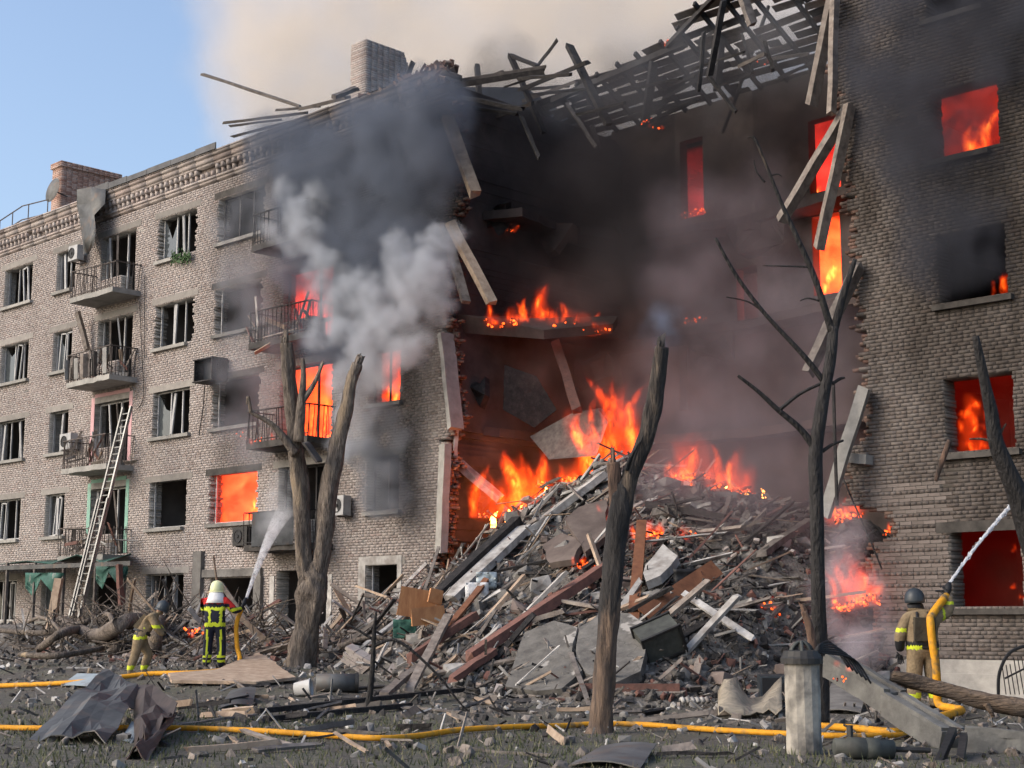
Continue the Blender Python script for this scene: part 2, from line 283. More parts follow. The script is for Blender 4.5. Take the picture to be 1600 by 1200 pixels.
MT['mint'] = M('mint_paint', (.28, .50, .40), (.22, .38, .31), 3, .8, .2, dirt=((.2, .18, .16), 3, .58))
MT['pink'] = M('pink_paint', (.55, .33, .34), (.42, .25, .26), 3, .8, .2, dirt=((.2, .18, .16), 3, .58))
MT['leaf'] = M('leaf', (.05, .12, .03), (.03, .07, .02), 6, .7, .2)
MT['ember'] = emis('embers', (1.0, .10, .012), 2.6, 9)
# ------------------------------------------------------------------ ground and heap
def soil_mat():
    m, nt, N, Lk, b = newmat('soil'); tc = N.new('ShaderNodeTexCoord')
    def nz(s, d=6):
        n = N.new('ShaderNodeTexNoise'); n.inputs['Scale'].default_value = s; n.inputs['Detail'].default_value = d; n.inputs['Roughness'].default_value = .7; Lk.new(tc.outputs['Object'], n.inputs['Vector']); return n
    a, c = nz(.8), nz(9)
    r = N.new('ShaderNodeValToRGB'); e = r.color_ramp.elements; e[0].position = .3; e[0].color = L3(.042, .036, .030); e[1].position = .72; e[1].color = L3(.16, .145, .125); k = e.new(.52); k.color = L3(.088, .078, .067); Lk.new(c.outputs['Fac'], r.inputs[0])
    r2 = N.new('ShaderNodeValToRGB'); e = r2.color_ramp.elements; e[0].position = .45; e[0].color = L3(0, 0, 0); e[1].position = .62; e[1].color = L3(1, 1, 1); Lk.new(a.outputs['Fac'], r2.inputs[0])
    mx = N.new('ShaderNodeMix'); mx.data_type = 'RGBA'; mx.inputs['B'].default_value = L3(.10, .105, .06); mu = N.new('ShaderNodeMath'); mu.operation = 'MULTIPLY'; mu.inputs[1].default_value = .5
    Lk.new(r2.outputs[0], mu.inputs[0]); Lk.new(mu.outputs[0], mx.inputs['Factor']); Lk.new(r.outputs[0], mx.inputs['A']); Lk.new(mx.outputs['Result'], b.inputs['Base Color']); b.inputs['Roughness'].default_value = .97
    bp = N.new('ShaderNodeBump'); bp.inputs['Strength'].default_value = .9; bp.inputs['Distance'].default_value = .06; q = nz(14, 8); Lk.new(q.outputs['Fac'], bp.inputs['Height']); Lk.new(bp.outputs[0], b.inputs['Normal'])
    return m
MT['soil'] = soil_mat()
def grid_mesh(name, xs, ys, zf, mat):
    vs = [(x, y, zf(x, y)) for x in xs for y in ys]; n = len(ys)
    fs = [(i * n + j, (i + 1) * n + j, (i + 1) * n + j + 1, i * n + j + 1) for i in range(len(xs) - 1) for j in range(n - 1)]
    me = bpy.data.meshes.new(name); me.from_pydata(vs, [], fs); me.materials.append(mat); me.polygons.foreach_set('use_smooth', [True] * len(fs)); return me
xs = [-900, -300, -120, -60, -40] + [-30 + .5 * i for i in range(141)] + [50, 70, 150, 400, 900]
ys = [-900, -300, -100, -60, -40] + [-32 + .4 * i for i in range(81)] + [2, 8, 14, 30, 80, 300, 900]
tag(link('ground', grid_mesh('ground', xs, ys, lambda x, y: ground_z(x, y) if abs(x) < 60 and -33 < y < 1 else -.02, MT['soil'])), 'trampled grey earth strewn with dust and splinters', 'ground', kind='structure')
xs = [-13 + .16 * i for i in range(175)]; ys = [-10 + .16 * i for i in range(108)]
MT['heap'] = M('heap_dust', (.18, .167, .152), (.04, .037, .035), 4.5, .97, 1.0, c3=(.10, .092, .084), bscale=16)
tag(link('rubble_mound', grid_mesh('rubble_mound', xs, ys, lambda x, y: height(x, y) if height(x, y) - ground_z(x, y) > .05 else ground_z(x, y) - .06, MT['heap'])), 'grey mound of dust and crushed masonry filling the collapsed section', 'rubble', kind='stuff')
# ------------------------------------------------------------------ walls of real courses
CH = .077
def boxes_mesh(name, arr, mat, parent, back=False):
    a = np.array(arr, dtype=np.float64); n = len(a); x0, x1, y0, y1, z0, z1, tone, soot_shade = a.T
    v = np.empty((n, 8, 3)); k = 0
    for X in (x0, x1):
        for Y in (y0, y1):
            for Z in (z0, z1): v[:, k, 0] = X; v[:, k, 1] = Y; v[:, k, 2] = Z; k += 1
    q = [(0, 4, 5, 1), (0, 1, 3, 2), (4, 6, 7, 5), (0, 2, 6, 4), (1, 5, 7, 3)] + ([(2, 3, 7, 6)] if back else [])
    f = (np.array(q)[None] + 8 * np.arange(n)[:, None, None]).reshape(-1, 4)
    me = bpy.data.meshes.new(name); me.vertices.add(n * 8); me.vertices.foreach_set('co', v.reshape(-1))
    me.loops.add(f.size); me.loops.foreach_set('vertex_index', f.reshape(-1).astype(np.int32)); me.polygons.add(len(f))
    me.polygons.foreach_set('loop_start', np.arange(0, f.size, 4, dtype=np.int32)); me.update(calc_edges=True)
    for nm, vals in (('tone', tone), ('soot', soot_shade)):
        at = me.attributes.new(nm, 'FLOAT', 'POINT'); at.data.foreach_set('value', np.repeat(vals, 8).astype(np.float32))
    me.materials.append(mat); me.validate(); return link(name, me, parent)
def soot_left(s, z):
    k = .06 + .82 * sstep(-10.5, -6.5, s) * sstep(8.4, 11.5, z) + .20 * sstep(-9, -4, s)
    k += .55 * math.exp(-((s + 9.6) / 1.3) ** 2) * sstep(5.8, 6.2, z) * sstep(9.4, 6.6, z)
    k += .7 * math.exp(-((s + 6.0) / 1.9) ** 2) * sstep(5.6, 7.5, z) * sstep(12.5, 9.5, z)
    k += .5 * math.exp(-((s + 2.0) / 1.2) ** 2) * sstep(3.6, 5.2, z)
    k += .45 * math.exp(-((s + 10.2) / 1.2) ** 2) * sstep(9, 11, z)
    return min(.92, k)
def soot_right(s, z):
    k = .76 + .17 * sstep(6.0, 10, z) + .32 * sstep(13.4, 14.9, s) * sstep(3.2, 6.5, z)
    for kf in range(5):
        zt = 3.15 + 3 * kf; k += .45 * math.exp(-((s - 15.0) / 1.1) ** 2) * sstep(zt - .3, zt + .1, z) * sstep(zt + 1.9, zt, z)
    return min(.93, k)
BLD = thing('apartment_building', 'bombed five-storey tan brick apartment block with collapsed middle and burning flats', 'building')
def course_wall(nm, s0, s1, z0, z1, openings, el, er, soot_shade, single=None, redz=0.0):
    """a wall of brick courses: joined backing with real reveals, every face brick its own box; both broken ends stepped course by course"""
    back, bricks, red, singles = [], [], [], []
    nrow = int((z1 - z0) / CH)
    for i in range(nrow):
        z = z0 + i * CH; zc = z + CH / 2
        a = max(s0, el(zc) + rnd.choice((-.12, 0, 0, .06, .13))) if el else s0
        b = min(s1, er(zc) + rnd.choice((-.13, -.06, 0, 0, .12))) if er else s1
        iv = [(a, b)]
        for (oa, ob, za, zb, jag) in openings:
            if za <= zc <= zb:
                ja = oa - (rnd.random() * jag if jag else 0); jb = ob + (rnd.random() * jag if jag else 0); nv = []
                for (p, q) in iv:
                    if jb <= p or ja >= q: nv.append((p, q)); continue
                    if ja > p: nv.append((p, ja))
                    if jb < q: nv.append((jb, q))
                iv = nv
        for (p, q) in iv:
            if q - p < .03: continue
            m = max(1, int((q - p) / 1.0))
            for k in range(m):
                pa, pb = p + (q - p) * k / m, p + (q - p) * (k + 1) / m
                back.append((pa, pb, .006, .46, z, z + CH, rnd.random(), soot_shade((pa + pb) / 2, zc)))
            off = (.13 if i % 2 else 0) + (.065 if i % 6 == 0 else 0)
            x = math.floor((p - off) / .26) * .26 + off
            blen = .13 if i % 3 == 0 else .26
            while x < q:
                xa, xb = max(x, p) + .006, min(x + blen, q) - .006; x += blen
                if xb - xa < .04: continue
                xm = (xa + xb) / 2
                hole = mnoise.noise((xm * .8, zc * .8, s0)) * .5 + rnd.random() * .55
                if hole > .85: continue
                tone = min(1, max(0, .5 + .22 * nrg.standard_normal() + .25 * mnoise.noise((xm * .35, zc * .35, 3))))
                pr = -.004 + rnd.uniform(-.004, .004) - (.0 if hole < .80 else -.012)
                if single and single(xm, zc) and xb - xa > .2 and len(singles) < 290: singles.append((xm, pr, zc, xb - xa, soot_shade(xm, zc)))
                else: bricks.append((xa, xb, pr, .016, z + .005, z + CH - .006, tone, soot_shade(xm, zc)))
        for e, sg in ((el, 1), (er, -1)):                       # red inner bricks left standing out of the torn ends
            if e is None: continue
            x = (a if sg > 0 else b)
            for yy in (.03, .16, .29):
                if rnd.random() < .8:
                    l = rnd.uniform(.04, .22) * sg
                    red.append((min(x, x - l), max(x, x - l), yy, yy + .115, z + .004, z + CH - .008, rnd.random(), max(0, soot_shade(x, zc) - .28) * .8))
    w = boxes_mesh('wall', back, MT['mortar'], BLD)
    st = boxes_mesh('face_bricks', bricks, MT['brick'], w); st['kind'] = 'stuff'
    if red: r = boxes_mesh('torn_brick_edge', red, MT['redbrick'], w, True); r['kind'] = 'stuff'
    if singles:
        var = []
        for t in range(8):
            mb = MB(); mb.box((0, 0, 0), (.245, .03, CH - .012), None, 0, .003); mb.a = {'tone': [rnd.uniform(.15, .95)] * 8, 'soot': [.58 + .05 * (t % 4)] * 8}; var.append(mb.mesh('brick', MT['brick']))
        for (x, y, z, l, so) in singles:
            o = link('brick', rnd.choice(var), w); o.location = (x, y + .015, z); o.scale.x = l / .245
    return w
WL = [('a', -25.2, -23.05), ('b', -21.2, -19.85), ('c', -14.3, -12.2), ('d', -10.8, -8.5), ('e', -3.2, -1.95)]
opsL = []
for k in range(5):
    zl, zh = 1.45 + 3 * k, 2.95 + 3 * k
    for nm, a, b in WL:
        if nm == 'd' and k == 0: continue
        jag = .16 if (nm in 'cd' and k in (3, 4)) or nm == 'd' else (.05 if nm in 'ce' else 0)
        opsL.append((a, b, zl, zh, jag))
    opsL.append((-28.6, -27.2, zl, zh, 0))
    for da, db in ((-18.05, -15.8), (-7.3, -4.95)):
        if k == 0: opsL.append((da, db, 1.2 if da < -10 else 1.1, 2.9, .03)); continue
        if k == 2 and da > -10: opsL.append((da, db, 3 * k + .66, zh, .1)); continue
        w = .85; opsL.append((da, db - w, zl - .05, zh, .03)); opsL.append((db - w - .01, db, 3 * k + .66, zh, .02))
opsL.append((-10.7, -8.3, .1, 2.75, .02))
LEDGE = [(0, -1.2), (2.1, -.9), (2.97, -.55), (3.44, -.2), (5.62, .02), (6.15, -.22), (6.79, .28), (8.37, .0), (9.81, -.2), (12.23, .08), (13.0, .3), (13.5, .03), (15.67, .05), (16.2, -.3), (16.6, -.6)]
REDGE = [(0, 12.7), (.94, 12.66), (2.35, 12.57), (2.99, 12.66), (3.12, 13.15), (3.65, 13.1), (3.76, 12.3), (4.2, 12.1), (4.99, 12.15), (5.1, 12.55), (6.29, 12.6), (7.64, 12.54), (8.74, 12.5), (10.43, 12.42), (12.6, 12.2), (16.6, 12.0)]
lw = course_wall('left', -32, .6, -.1, 15.6, opsL, None, lambda z: interp(LEDGE, z) + .09 * mnoise.noise((z * 2.3, 0, 0)), soot_left)
opsR = []
for k in range(5):
    opsR.append((14.37, 15.77, 1.7 + 3 * k, 3.15 + 3 * k, .04)); opsR.append((18.0, 19.4, 1.7 + 3 * k, 3.15 + 3 * k, 0))
rw = course_wall('right', 11.8, 21.5, .72, 16.2, opsR, lambda z: interp(REDGE, z) + .10 * mnoise.noise((z * 2.9, 5, 0)), None, soot_right, single=lambda s, z: 12.55 < s < 14.33 and .75 < z < 4.3)
mb = MB(); mb.bb((12.75, -.09, -.3), (21.5, .45, .45)); mb.bb((12.8, -.045, .45), (21.5, .45, .715)); mb.obj('plinth', MT['concrete'], rw)
# cornice of the left wing
CZ = 15.6
mb = MB()
def csoot(s): return soot_left(s, 16)
crn, dent = [], []
x = -32.0
while x < -.5:
    l = 1.0; zt = 0 if x < -5 else -.12 * rnd.random(); sg = csoot(x + .5)
    for (z0, z1, pr) in ((CZ, CZ + .10, -.03), (CZ + .10, CZ + .18, -.07), (CZ + .53, CZ + .62, -.15), (CZ + .62, CZ + .80, -.19), (CZ + .80, CZ + .96 + zt, -.25)):
        if x > -1.6 and z0 > CZ + .5 and rnd.random() < .5: continue
        crn.append((x, x + l, pr, .46, z0, z1, rnd.random(), max(0, sg - .08)))
    crn.append((x, x + l, .02, .46, CZ + .18, CZ + .53, rnd.random(), min(1, sg + .25)))  # recess behind the dentils: shade painted in on top of its soot
    x += l
x = -32.0
while x < -.8:
    if rnd.random() > (.06 if x < -12 else .25): dent.append((x, x + .14, -.07, .03, CZ + .19, CZ + .36, rnd.uniform(.3, 1), csoot(x)))
    if rnd.random() > (.06 if x < -12 else .3): dent.append((x + .05, x + .20, -.14, .03, CZ + .365, CZ + .525, rnd.uniform(.3, 1), csoot(x)))
    x += .30
c = boxes_mesh('cornice', crn, MT['brick'], BLD); d = boxes_mesh('dentils', dent, MT['brick'], c); d['kind'] = 'stuff'
# bricks tumbled along the broken top of the left wing
mb = MB(); ton, soo = [], []
for i in range(230):
    s = -.1 - abs(nrg.standard_normal()) * 1.5; z = 16.45 + rnd.uniform(-.35, .25) * (1 if s > -2 else .35)
    mb.box((s, rnd.uniform(-.2, .35), z), (.25, .12, .07), rrot(), 0); ton += [rnd.random()] * 8; soo += [.35] * 8
mb.a = {'tone': ton, 'soot': soo}; o = mb.obj('loose_bricks', MT['redbrick'], BLD); o['kind'] = 'stuff'
# ------------------------------------------------------------------ window furniture
def window(parent, a, b, zl, zh, style, rng, sm='concrete', lm='lintel'):
    """part window (frame) > sill, lintel, sash, pane"""
    y = .17; t = .045; mb = MB()
    if style == 'bare':
        mb.bb((a, y + .1, zl - .02), (b, y + .16, zl + .02))
    elif style != 'none':
        mb.bb((a, y, zl), (a + t, y + .07, zh)); mb.bb((b - t, y, zl), (b, y + .07, zh)); mb.bb((a + t, y, zh - t), (b - t, y + .07, zh)); mb.bb((a + t, y, zl), (b - t, y + .07, zl + t))
        for m in ([.5] if b - a < 1.6 else [.36, .68]): mb.bb((a + (b - a) * m, y + .01, zl + t), (a + (b - a) * m + .05, y + .06, zh - t))
    else:
        mb.bb((a, y, zl), (a + .04, y + .05, zh)); mb.bb((a + .04, y, zl), (b, y + .05, zl + .03))
    w = mb.obj('window', MT['char'] if style in ('burnt', 'bare') else MT['pvc'], parent)
    ms = MB(); p, q = a - .14, b + .14
    if rng.random() < .3: q -= rng.uniform(.1, .5)
    ms.bb((p, -.13, zl - .13), (q, .16, zl - .02)); ms.obj('sill', MT[sm], w)
    ml = MB()
    if lm: ml.bb((a - .32, -.012, zh + .002), (b + .32, .03, zh + .21)); ml.obj('lintel', MT[lm], w)
    if style == 'sash':
        for i in range(rng.choice((1, 1, 1, 2))):
            mm = MB(); xx = rng.uniform(a + .25, b - .3); tilt = rng.uniform(-.16, .16); R = Matrix.Rotation(tilt, 3, 'Y')
            hh = (zh - zl) * .93; ww = rng.choice((.06, .06, .35))
            for sx in (-ww / 2, ww / 2): mm.box(Vector((xx, y - .05, zl + hh / 2)) + R @ Vector((sx, 0, 0)), (.05, .05, hh), R)
            for sz in (-hh / 2, hh / 2): mm.box(Vector((xx, y - .05, zl + hh / 2)) + R @ Vector((0, 0, sz * .97)), (ww, .05, .05), R)
            mm.obj('sash', MT['pvc'], w)
        if rng.random() < .55:
            mg = MB(); m0 = a + t; m1 = a + (b - a) * (.36 if b - a > 1.6 else .5)
            mg.prism([(m0, y + .03, zl + t), (m1, y + .03, zl + t), (m1, y + .03, zl + (zh - zl) * rng.uniform(.5, .95)), (lerp(m0, m1, .6), y + .03, zl + (zh - zl) * rng.uniform(.4, .8)), (m0, y + .03, zh - t)], (0, .006, 0)); mg.obj('pane', MT['glass'], w)
    return w
wr = random.Random(3)
for k in range(5):
    zl, zh = 1.45 + 3 * k, 2.95 + 3 * k
    for nm, a, b in WL + [('z', -28.6, -27.2)]:
        if nm == 'd' and k == 0: continue
        if nm == 'd': st = 'none' if k != 4 else 'burnt'
        elif nm == 'e': st = 'burnt' if k else 'none'
        elif nm == 'c': st = 'none' if k in (1,) else 'sash'
        else: st = 'sash'
        window(BLD, a, b, zl, zh, st, wr, *(('dustcon', 'sootcon') if nm in 'de' and k else ('concrete', 'lintel')))
    for i, (da, db) in enumerate(((-18.05, -15.8), (-7.3, -4.95))):
        if k == 0: continue
        mb = MB(); y = .2; f3 = 3 * k + .66
        mb.bb((da, y, zl), (da + .06, y + .06, zh)); mb.bb((db - .86, y, f3), (db - .80, y + .06, zh)); mb.bb((da + .06, y, zh - .06), (db, y + .06, zh)); mb.bb((db - .06, y, f3), (db, y + .06, zh - .06))
        dr = mb.obj('balcony_door', MT['pvc'] if i == 0 else MT['char'], BLD)
        ml = MB(); ml.bb((da - .3, -.012, zh + .002), (db + .3, .03, zh + .21)); ml.obj('lintel', MT['lintel'], dr)
        if i == 0:
            for q in range(2):
                mm = MB(); xx = wr.uniform(da + .5, db - .4); mm.beam((xx, .1, f3 + .1), (xx + wr.uniform(-.4, .4), -.1, zh - .15), .07, .05, rag=.01); mm.obj('loose_jamb', MT['pvc'] if q else MT['wood'], dr)
            if k in (1, 2):
                mp = MB(); m_ = MT['mint'] if k == 1 else MT['pink']
                for (p, q, r, t) in ((da - .22, da - .005, 3 * k + .7, zh + .22), (db + .005, db + .2, 3 * k + .7, zh + .22), (da - .005, db + .005, zh + .215, zh + .34)): mp.bb((p, -.016, r), (q, .0, t))
                mp.obj('painted_surround', m_, dr)
for k in range(5):
    window(BLD, 14.37, 15.77, 1.7 + 3 * k, 3.15 + 3 * k, 'bare', wr, 'sootcon', None if k else 'sootcon'); window(BLD, 18.0, 19.4, 1.7 + 3 * k, 3.15 + 3 * k, 'bare', wr, 'sootcon', None)
# white surround of the ground-floor window next to the heap, white strips by the tree
mb = MB(); mb.bb((-3.55, -.03, 1.2), (-3.25, .05, 3.2)); mb.bb((-3.25, -.03, 2.97), (-1.75, .05, 3.2)); mb.bb((-1.93, -.03, 2.3), (-1.75, .05, 2.97)); mb.obj('window_surround', MT['white'], BLD)
for s in (-7.62, -4.93): mb = MB(); mb.bb((s, -.03, 1.2), (s + .22, .04, 2.75)); mb.obj('white_strip', MT['white'], BLD)
mb = MB(); mb.bb((-11.5, -.14, -.1), (-11.05, .0, 3.6)); mb.bb((-11.05, -.10, 2.78), (-8.0, .0, 3.02)); mb.bb((-8.3, -.12, -.1), (-7.95, .0, 2.78)); mb.obj('porch_pier', MT['dustcon'], BLD)
# ------------------------------------------------------------------ balconies
def balcony(a, b, zf, dep, style, rng, fill=None):
    mb = MB(); n = 9; pts = []
    for i in range(n): pts.append((lerp(a, b, i / (n - 1)), -dep + rng.uniform(-.02, .05), zf - .2 + (rng.uniform(-.0, .03))))
    mb.prism([(a, 0, zf - .2), *[p for p in pts], (b, 0, zf - .2)], (0, 0, .18))
    w = mb.obj('balcony', MT['concrete' if style != 'burnt' else 'sootcon'], BLD)
    mr = MB(); top = zf + .95
    def bars(p, q, m):
        for i in range(m + 1):
            if rng.random() < (.1 if style != 'burnt' else .2): continue
            c = Vector(p).lerp(Vector(q), i / m); bend = rng.uniform(-.05, .05)
            mr.beam((c.x, c.y, zf - .02), (c.x + bend, c.y + bend, top - .02), .022, .022)
    sag = rng.uniform(-.12, .05)
    mr.beam((a, -dep + .05, top), (b, -dep + .05 + rng.uniform(-.15, .1), top + sag), .05, .035); mr.beam((a, -dep + .05, zf + .08), (b, -dep + .05, zf + .08), .03, .03)
    mr.beam((a, 0, top), (a, -dep + .05, top), .05, .035); mr.beam((b, 0, top + sag), (b, -dep + .05, top + sag), .05, .035)
    bars((a, -dep + .05, 0), (b, -dep + .05, 0), 20); bars((a, -.1, 0), (a, -dep + .1, 0), 7); bars((b, -.1, 0), (b, -dep + .1, 0), 7)
    mr.obj('railing', MT['railing'] if style != 'burnt' else MT['char'], w)
    if fill == 'boards':
        for i in range(14):
            x = lerp(a, b, (i + .5) / 14)
            if rng.random() < .18: continue
            m2 = MB(); m2.beam((x, -dep + .0, zf + rng.uniform(0, .1)), (x + rng.uniform(-.06, .06), -dep - .02, top - rng.uniform(0, .25)), .16, .015, roll=math.pi / 2 + rng.uniform(-.1, .1), rag=.01); m2.obj('board', rng.choice((MT['wood'], MT['dimwood'], MT['concrete'])), w)
    if fill in ('junk', 'boards'):
        for i in range(16):
            p = Vector((rng.uniform(a, b), rng.uniform(-dep, -.1), zf + rng.uniform(.0, .5))); d = Vector((rng.uniform(-1, 1), rng.uniform(-.4, .4), rng.uniform(-.2, .9))).normalized() * rng.uniform(.4, 1.3)
            m2 = MB(); m2.beam(p, p + d, rng.uniform(.05, .16), .03, roll=rng.uniform(0, 3), rag=.02); m2.obj('splintered_board', rng.choice((MT['wood'], MT['wood2'], MT['white'], MT['redbeam'], MT['dimwood'])), w)
    if fill == 'corrugated':
        m2 = MB(); g = []
        for i in range(49):
            x = lerp(a + .45, b - .5, i / 48); g.append([(x, -dep - .03 + .04 * math.cos(i * math.pi / 2), zf - .05), (x, -dep - .03 + .04 * math.cos(i * math.pi / 2), top - .02)])
        m2.sheet(g, .006); m2.obj('corrugated_panel', MT['metal'], w)
    return w
br = random.Random(5)
balcony(-18.3, -15.4, 12.62, 1.05, 'bars', br); balcony(-18.3, -15.4, 9.62, 1.05, 'bars', br, 'boards'); balcony(-18.3, -15.4, 6.62, 1.05, 'bars', br, 'junk'); balcony(-18.3, -15.4, 3.62, 1.05, 'bars', br, 'junk')
balcony(-7.6, -4.7, 12.62, 1.05, 'burnt', br); balcony(-7.6, -4.7, 9.62, 1.05, 'burnt', br, 'junk'); balcony(-7.6, -4.7, 6.62, 1.05, 'burnt', br); balcony(-7.6, -4.7, 3.62, 1.05, 'burnt', br, 'corrugated')
# ------------------------------------------------------------------ inside and behind
FL = [.65 + 3 * k for k in range(6)]
def ibox(name, a, b, mat, parent=BLD): mb = MB(); mb.bb(a, b); return mb.obj(name, mat, parent)
for (p, q) in ((-32, -.43), (12.9, 21.5)):
    for z in FL: ibox('floor_slab', (p, .47, z - .2), (q, 11.9, z), MT['room'])
    ibox('inner_wall', (p, 5.4, .65), (q, 5.7, 15.4), MT['room'])
ibox('rear_wall', (-32, 11.95, -.1), (21.5, 12.4, 16.3), MT['mortar'])
for s in (-31.9, -26.2, -22.2, -18.9, -15.0, -11.6, -7.9, -4.2): ibox('partition', (s, .47, .66), (s + .15, 5.38, 15.4), MT['room'])
for s in (16.6, 21.3): ibox('partition', (s, .47, .66), (s + .15, 5.38, 15.4), MT['room'])
ibox('partition', (12.95, .47, .66), (13.1, 5.38, 15.4), MT['inner'])
# left party wall seen through the gap, with torn slab stubs
mb = MB(); nrow = int(16.2 / .154)
for i in range(nrow):
    z = i * .154; e = interp(LEDGE, z) - .05; mb.bb((-.42, .47 + .0, z), (min(-.02, e) + rnd.uniform(-.015, .015), 11.94, z + .154))
mb.obj('party_wall', MT['inner'], BLD)
INW = 7.3
long_ops = []
def lop(px0, py0, px1, py1): a, b = P(px0, py0, INW), P(px1, py1, INW); long_ops.append((min(a.x, b.x), max(a.x, b.x), min(a.z, b.z), max(a.z, b.z)))
lop(1062, 222, 1100, 335); lop(1262, 190, 1314, 292); lop(1268, 340, 1316, 455); lop(1060, 520, 1075, 640); lop(1150, 420, 1185, 520)
segx = sorted({-.4, 14.0, *[v for o in long_ops for v in o[:2]]}); segz = sorted({.3, 16.5, *FL[1:5], *[v for o in long_ops for v in o[2:]]})
lmb = {0: MB(), 1: MB(), 2: MB()}
for xa, xb in zip(segx, segx[1:]):
    for za, zb in zip(segz, segz[1:]):
        xm, zm = (xa + xb) / 2, (za + zb) / 2
        if any(o[0] < xm < o[1] and o[2] < zm < o[3] for o in long_ops): continue
        k = 1 if (xm > 1.5 and zm > 12.6 and xm < 5) else (2 if (xm > 2 and 9.6 < zm < 12.6) else 0)
        lmb[k].bb((xa, INW, za), (xb, INW + .35, zb))
lo_ = lmb[0].obj('inner_wall', MT['inner'], BLD); lmb[1].obj('plaster_panel', MT['plaster'], lo_); lmb[2].obj('plaster_panel', M('grey_plaster', (.17, .14, .135), (.08, .065, .06), 1.1, .95, .4), lo_)
for z in FL[1:]: ibox('floor_slab', (-.4, INW + .36, z - .2), (12.9, 11.9, z), MT['inner'])
def ragged_slab(name, pts, th, mat, parent=BLD, seed=1):
    r = random.Random(seed); out = []
    for (p, q) in zip(pts, pts[1:] + pts[:1]):
        p, q = Vector(p), Vector(q); n = max(1, int((q - p).length / .35))
        for i in range(n):
            v = p.lerp(q, i / n); out.append(v + Vector((r.uniform(-.08, .08), r.uniform(-.08, .08), 0)))
    mb = MB(); mb.prism(out, (0, 0, -th)); return mb.obj(name, mat, parent)
for k, (wl, wb) in enumerate(((1.2, 1.3), (1.5, 1.6), (.5, 1.4), (.35, 1.0))):
    z = FL[4 - k] if k < 4 else 0
    ragged_slab('floor_slab', [(-.01, 1.2, z), (wl, 1.6, z - .05), (wl * .7, 3.5, z - .05), (wl * 1.1, 5.6, z), (wb * 1.2, INW - wb, z), (5, INW - .5 * wb, z), (9, INW - wb, z), (12.5, INW - .8, z), (12.5, INW - .01, z), (-.01, INW - .01, z)], .24, MT['inner'], BLD, k)
# ------------------------------------------------------------------ roof
RF = thing('roof_frame', 'burnt open roof frame with broken sheathing boards over the collapsed section', 'roof')
def roofp(s, t): return Vector((s, lerp(7.6, 3.0, t), lerp(16.45, 18.75, t)))       # t = 0 wall plate, 1 past the ridge
rr = random.Random(21)
rows = 19
for i in range(rows):
    t0 = i / rows; s = -3.2 + rr.uniform(0, .6) - (1.2 if i < 6 else 0)
    top_limit = interp([(-3, .40), (1, .50), (4, .56), (6, .78), (9, 1.0), (13, 1.0)], s)
    while s < 12.6:
        l = rr.choice((.9, 1.8, 1.8, 2.7)); top_limit = interp([(-3, .42), (1, .50), (4, .57), (6, .80), (9, 1.0), (13, 1.0)], s + l / 2)
        gap = mnoise.noise((s * .45, i * .33, 1)) * .5 + rr.random()
        hole = gap < (.06 if s < 2.5 else .22)
        if not hole and t0 < top_limit:
            a = roofp(s + .01, t0 + rr.uniform(-.004, .004)); b = roofp(s + l - .02 - (rr.uniform(0, .5) if rr.random() < .4 else 0), t0 + rr.uniform(-.02, .02)); mb = MB(); mb.beam(a, b, .235, .025, roll=-.46, rag=.025); mb.obj('board', MT['char'] if rr.random() < .3 else MT['dimwood'], RF)
        s += l
s = -2.9
while s < 12.6:
    tl = interp([(-3, .42), (1, .52), (4, .60), (6, .84), (9, 1.05), (13, 1.05)], s); mb = MB(); mb.beam(roofp(s, 0) - Vector((0, .03, .09)), roofp(s + rr.uniform(-.1, .1), tl) - Vector((0, .03, .09)), .08, .14); mb.obj('rafter', MT['char'], RF); s += .9
for (a, b, w) in (((-1.3, .45), (4.2, .54), .17), ((-.4, .0), (12.5, -.02), .18), ((3.6, .56), (8.5, .98), .12)):
    mb = MB(); mb.beam(roofp(*a) - Vector((0, 0, .2)), roofp(*b) - Vector((0, 0, .2)), w, w, rag=.02, segs=5); mb.obj('purlin', MT['char'], RF)
# closed roofs of the wings, chimneys
for (p, q) in ((-32, -2.4), (12.3, 21.5)):
    mb = MB(); zf = 16.5; mb.prism([(p, -.28, zf), (p, 5.5, zf + 1.5), (p, 12.5, zf)], (q - p, 0, 0)); mb.obj('roof', MT['roof'], BLD)
mb = MB(); x = -18.4
while x < -11.2:
    l = rr.uniform(.9, 1.6); mb.bb((x, -.30, 16.55), (x + l - .02, -.26, 16.72 + rr.uniform(0, .12))); x += l
mb.obj('gutter_upstand', MT['roof'], BLD)
def chimney(pxl, pxc, pxr, pt, Y, zb, broken, sootv, mat):
    a, c = P(pxl, pt, Y), P(pxc, pt, Y); zt = c.z; yb = PX(pxr, pt + 10, c.x).y; arr = []; z = zb
    while z < zt:
        f = (z - zb) / (zt - zb); x0, x1 = a.x, c.x; y1 = yb
        if broken: y1 -= (yb - Y) * (.28 * max(0, f - .6) / .4 + .07 * abs(mnoise.noise((z * 3, 2, 1)))); x0 += .12 * abs(mnoise.noise((z * 4, 1, 1)))
        ex = .07 if (not broken and zt - z < .25) else 0
        yy = Y - ex
        while yy < y1 + ex - .05:
            e = min(yy + .25, y1 + ex); arr.append((x0 - ex, x1 + ex + rnd.uniform(-.004, .004), yy + .004, e - .004, z + .004, z + CH - .004, rnd.random(), sootv)); yy = e
        arr.append((x0 - ex + .012, x1 + ex - .012, Y - ex + .012, y1 + ex - .03, z, z + CH, .5, sootv)); z += CH
    return boxes_mesh('chimney', arr, mat, BLD, True)
MT['chimbrick'] = brick_mat('chimney_brick', [(.30, .17, .13), (.38, .24, .19), (.44, .30, .245), (.46, .34, .29)])
chimney(83, 97, 188, 252, 2.6, 16.6, False, -.2, MT['chimbrick']); chimney(548, 572, 655, 62, 2.6, 16.6, True, .05, MT['brick'])
